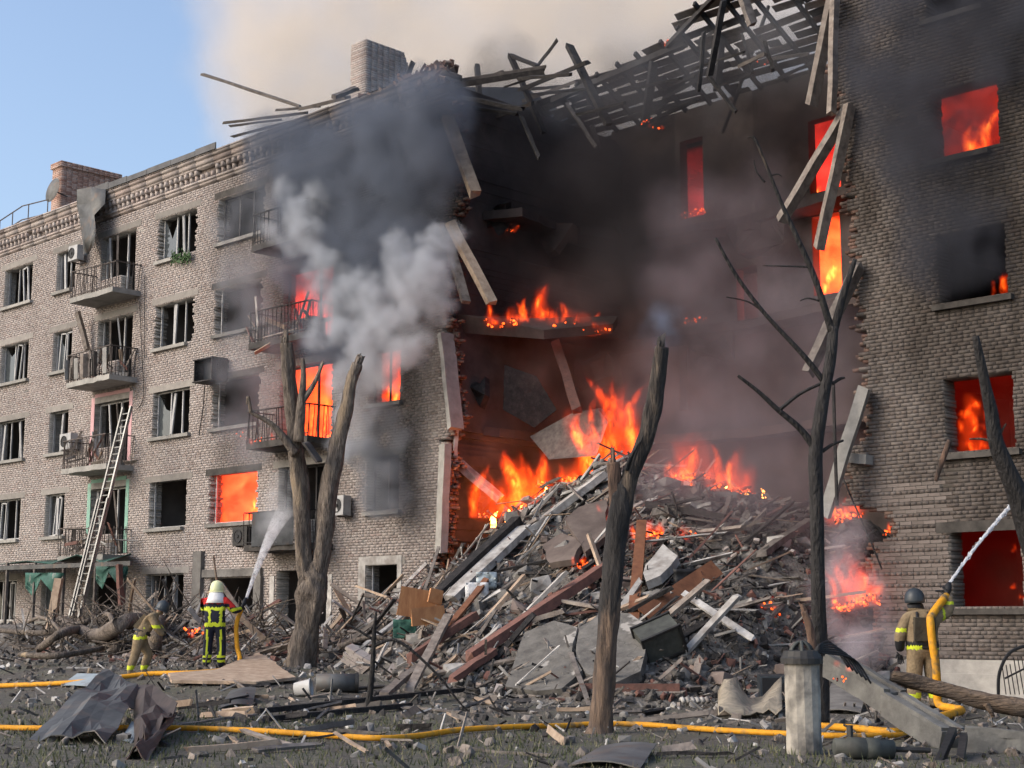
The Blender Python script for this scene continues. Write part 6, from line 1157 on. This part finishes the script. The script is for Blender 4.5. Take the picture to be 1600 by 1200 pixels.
smoke('pale lilac smoke hanging over the right crest of the heap', puffs([(1150, 700, -.8, 12, 1.2, .8, .4), (1120, 640, .2, 16, 1.6, 1.2, .6), (1200, 660, .2, 12, 1.2, 1.2, .6), (1200, 540, .3, 14, 1.2, 1.2, .6), (1150, 430, .6, 10, 1.6, 1.8, .8), (1080, 740, -.3, 10, 1.4, .5, .5), (1200, 760, -.4, 12, 1.4, .5, .5), (1280, 620, .1, 8, .5, 1.5, .4)]), 1.1, (.40, .345, .38), .42, .14, 1.2, .9, .95, .8, detail=7)
smoke('pale lilac smoke curling up at the foot of the right wall', puffs([(1330, 960, -1.3, 8, .4, .6, .3), (1310, 900, -1.2, 6, .3, .8, .3), (1345, 1010, -1.6, 6, .5, .3, .3), (1320, 850, -.9, 5, .3, .5, .3)]), .5, (.72, .68, .74), 1.4, .1, .5, 1.1, .8, .3)
smoke('black smoke clinging to the top of the right wing', puffs([(1480, 60, -.7, 16, 1.2, 1.2, .3), (1420, 160, -.8, 14, .9, 1.4, .3), (1480, 170, -.8, 8, .4, .8, .2), (1440, 250, -.6, 10, .5, 1.4, .25), (1500, 330, -.5, 8, .7, 1.0, .2), (1560, 40, -.7, 10, .8, 1.0, .3)]), .95, (.12, .125, .15), 2.2, .13, .6, .8, .8, .25)
smoke('thin grey smoke drifting through the roof lattice', puffs([(860, 150, 3, 8, 1.5, .8, .8), (980, 130, 3, 8, 1.6, .8, .8), (1100, 100, 3, 8, 1.6, .8, .8), (1210, 60, 3, 8, 1.4, .8, .8), (740, 140, 2, 6, 1.0, .6, .6)]), 1.0, (.62, .64, .68), .16, .18, .8, .8, .9, .6)
smoke('small blue smoke puff at the tip of the burnt trunk', [DP(1030, 505, 19.7) + Vector((kr.uniform(-.15, .15), kr.uniform(-.1, .1), kr.uniform(-.2, .15))) for i in range(6)] + [DP(1038, 530, 19.7)], .24, (.34, .43, .58), 1.6, .05, .2, 2.5, .9, .2)
smoke('high tan smoke cloud drifting behind the roof', puffs([(470, 40, 22, 10, 3, 3, 3), (450, 120, 21, 6, 2, 2, 2), (560, 60, 22, 18, 5, 4, 4), (700, 30, 22, 22, 6, 5, 4), (850, 40, 22, 20, 6, 5, 4), (1000, 0, 22, 18, 6, 5, 4), (1150, 0, 22, 16, 6, 6, 4), (1250, 60, 22, 12, 4, 4, 4), (500, 130, 20, 8, 3, 2, 3), (650, 160, 20, 8, 3, 2, 3), (850, 150, 22, 10, 4, 3, 3), (1050, 140, 22, 10, 4, 3, 3), (700, -150, 24, 14, 8, 5, 4), (950, -150, 24, 14, 8, 5, 4)]), 4.0, (.95, .865, .765), .28, .5, 3.2, .25, .85, .5, detail=7)
# ------------------------------------------------------------------ water jets
def jet_mat(dens, a, L_):
    m = bpy.data.materials.new('water_mist'); m.use_nodes = True; nt = m.node_tree; N, K = nt.nodes.new, nt.links.new; nt.nodes.remove(nt.nodes['Principled BSDF'])
    tc = N('ShaderNodeTexCoord'); ds = N('ShaderNodeVectorMath'); ds.operation = 'DISTANCE'; ds.inputs[1].default_value = tuple(a); K(tc.outputs['Object'], ds.inputs[0])
    nz = N('ShaderNodeTexNoise'); nz.inputs['Scale'].default_value = 5; nz.inputs['Detail'].default_value = 4; K(tc.outputs['Object'], nz.inputs['Vector']); m1 = N('ShaderNodeMapRange'); m1.inputs['From Min'].default_value = .38; m1.inputs['From Max'].default_value = .62; K(nz.outputs['Fac'], m1.inputs[0])
    p2 = N('ShaderNodeMath'); p2.operation = 'POWER'; p2.inputs[1].default_value = 1.5; K(ds.outputs['Value'], p2.inputs[0]); ad = N('ShaderNodeMath'); ad.inputs[1].default_value = 1.0; K(p2.outputs[0], ad.inputs[0]); dv = N('ShaderNodeMath'); dv.operation = 'DIVIDE'; dv.inputs[0].default_value = dens; K(ad.outputs[0], dv.inputs[1]); mu = N('ShaderNodeMath'); mu.operation = 'MULTIPLY'; K(dv.outputs[0], mu.inputs[0]); K(m1.outputs[0], mu.inputs[1]); fd = N('ShaderNodeMapRange'); fd.inputs['From Min'].default_value = L_; fd.inputs['From Max'].default_value = L_ * .35; K(ds.outputs['Value'], fd.inputs[0]); m4 = N('ShaderNodeMath'); m4.operation = 'MULTIPLY'; K(mu.outputs[0], m4.inputs[0]); K(fd.outputs[0], m4.inputs[1]); mu = m4
    pv = N('ShaderNodeVolumePrincipled'); pv.inputs['Color'].default_value = L3(.95, .96, .98); K(mu.outputs[0], pv.inputs['Density']); K(pv.outputs[0], nt.nodes['Material Output'].inputs['Volume']); return m
def jet(label, a, b, r0, r1, sag, dens, spray=None):
    t = thing('water_jet', label, 'water'); n = 14; mb = MB(); pts = []
    for i in range(n + 1): q = i / n; p = a.lerp(b, q); p = p + Vector((0, 0, sag * 4 * q * (1 - q))); pts.append(p)
    mb.tube(pts, [lerp(r0, r1, (i / n) ** 1.2) for i in range(n + 1)], 10); mb.obj('stream', jet_mat(dens, a, (b - a).length), t)
    dr = MB()
    for i in range(2600):
        q = kr.random(); k = q * n; j = min(n - 1, int(k)); p = pts[j].lerp(pts[j + 1], k - j); rr_ = lerp(r0, r1, q ** 1.2) * .9
        c = p + Vector((kr.gauss(0, rr_ * .5), kr.gauss(0, rr_ * .5), kr.gauss(0, rr_ * .5))); z = kr.uniform(.004, .012); d = (pts[j + 1] - pts[j]).normalized() * z * 4
        dr.add([c - d, c + Vector((z, 0, 0)), c + Vector((0, z, 0)), c + Vector((0, 0, z)), c + d], [(0, 1, 2), (0, 2, 3), (0, 3, 1), (4, 2, 1), (4, 3, 2), (4, 1, 3)])
    o = dr.obj('droplets', MT['cloth'], t); o['kind'] = 'stuff'; return t
jet('white water jet sprayed by the yellow helmet firefighter at the burnt balcony', noz, P(452, 790, -1.0), .03, .30, .25, 45.0)
smoke('white spray where the jet strikes the corrugated balcony', puffs([(425, 800, -1.3, 10, .6, .5, .2), (440, 770, -1.2, 6, .4, .5, .2)]), .45, (.9, .91, .95), 1.2, .09, .5, 1.2, .9, .3, name='water_spray')
jet('thin white water jet shot up by the firefighter at the right wing', nzc, P(1625, 745, -.2), .022, .045, .1, 50.0)
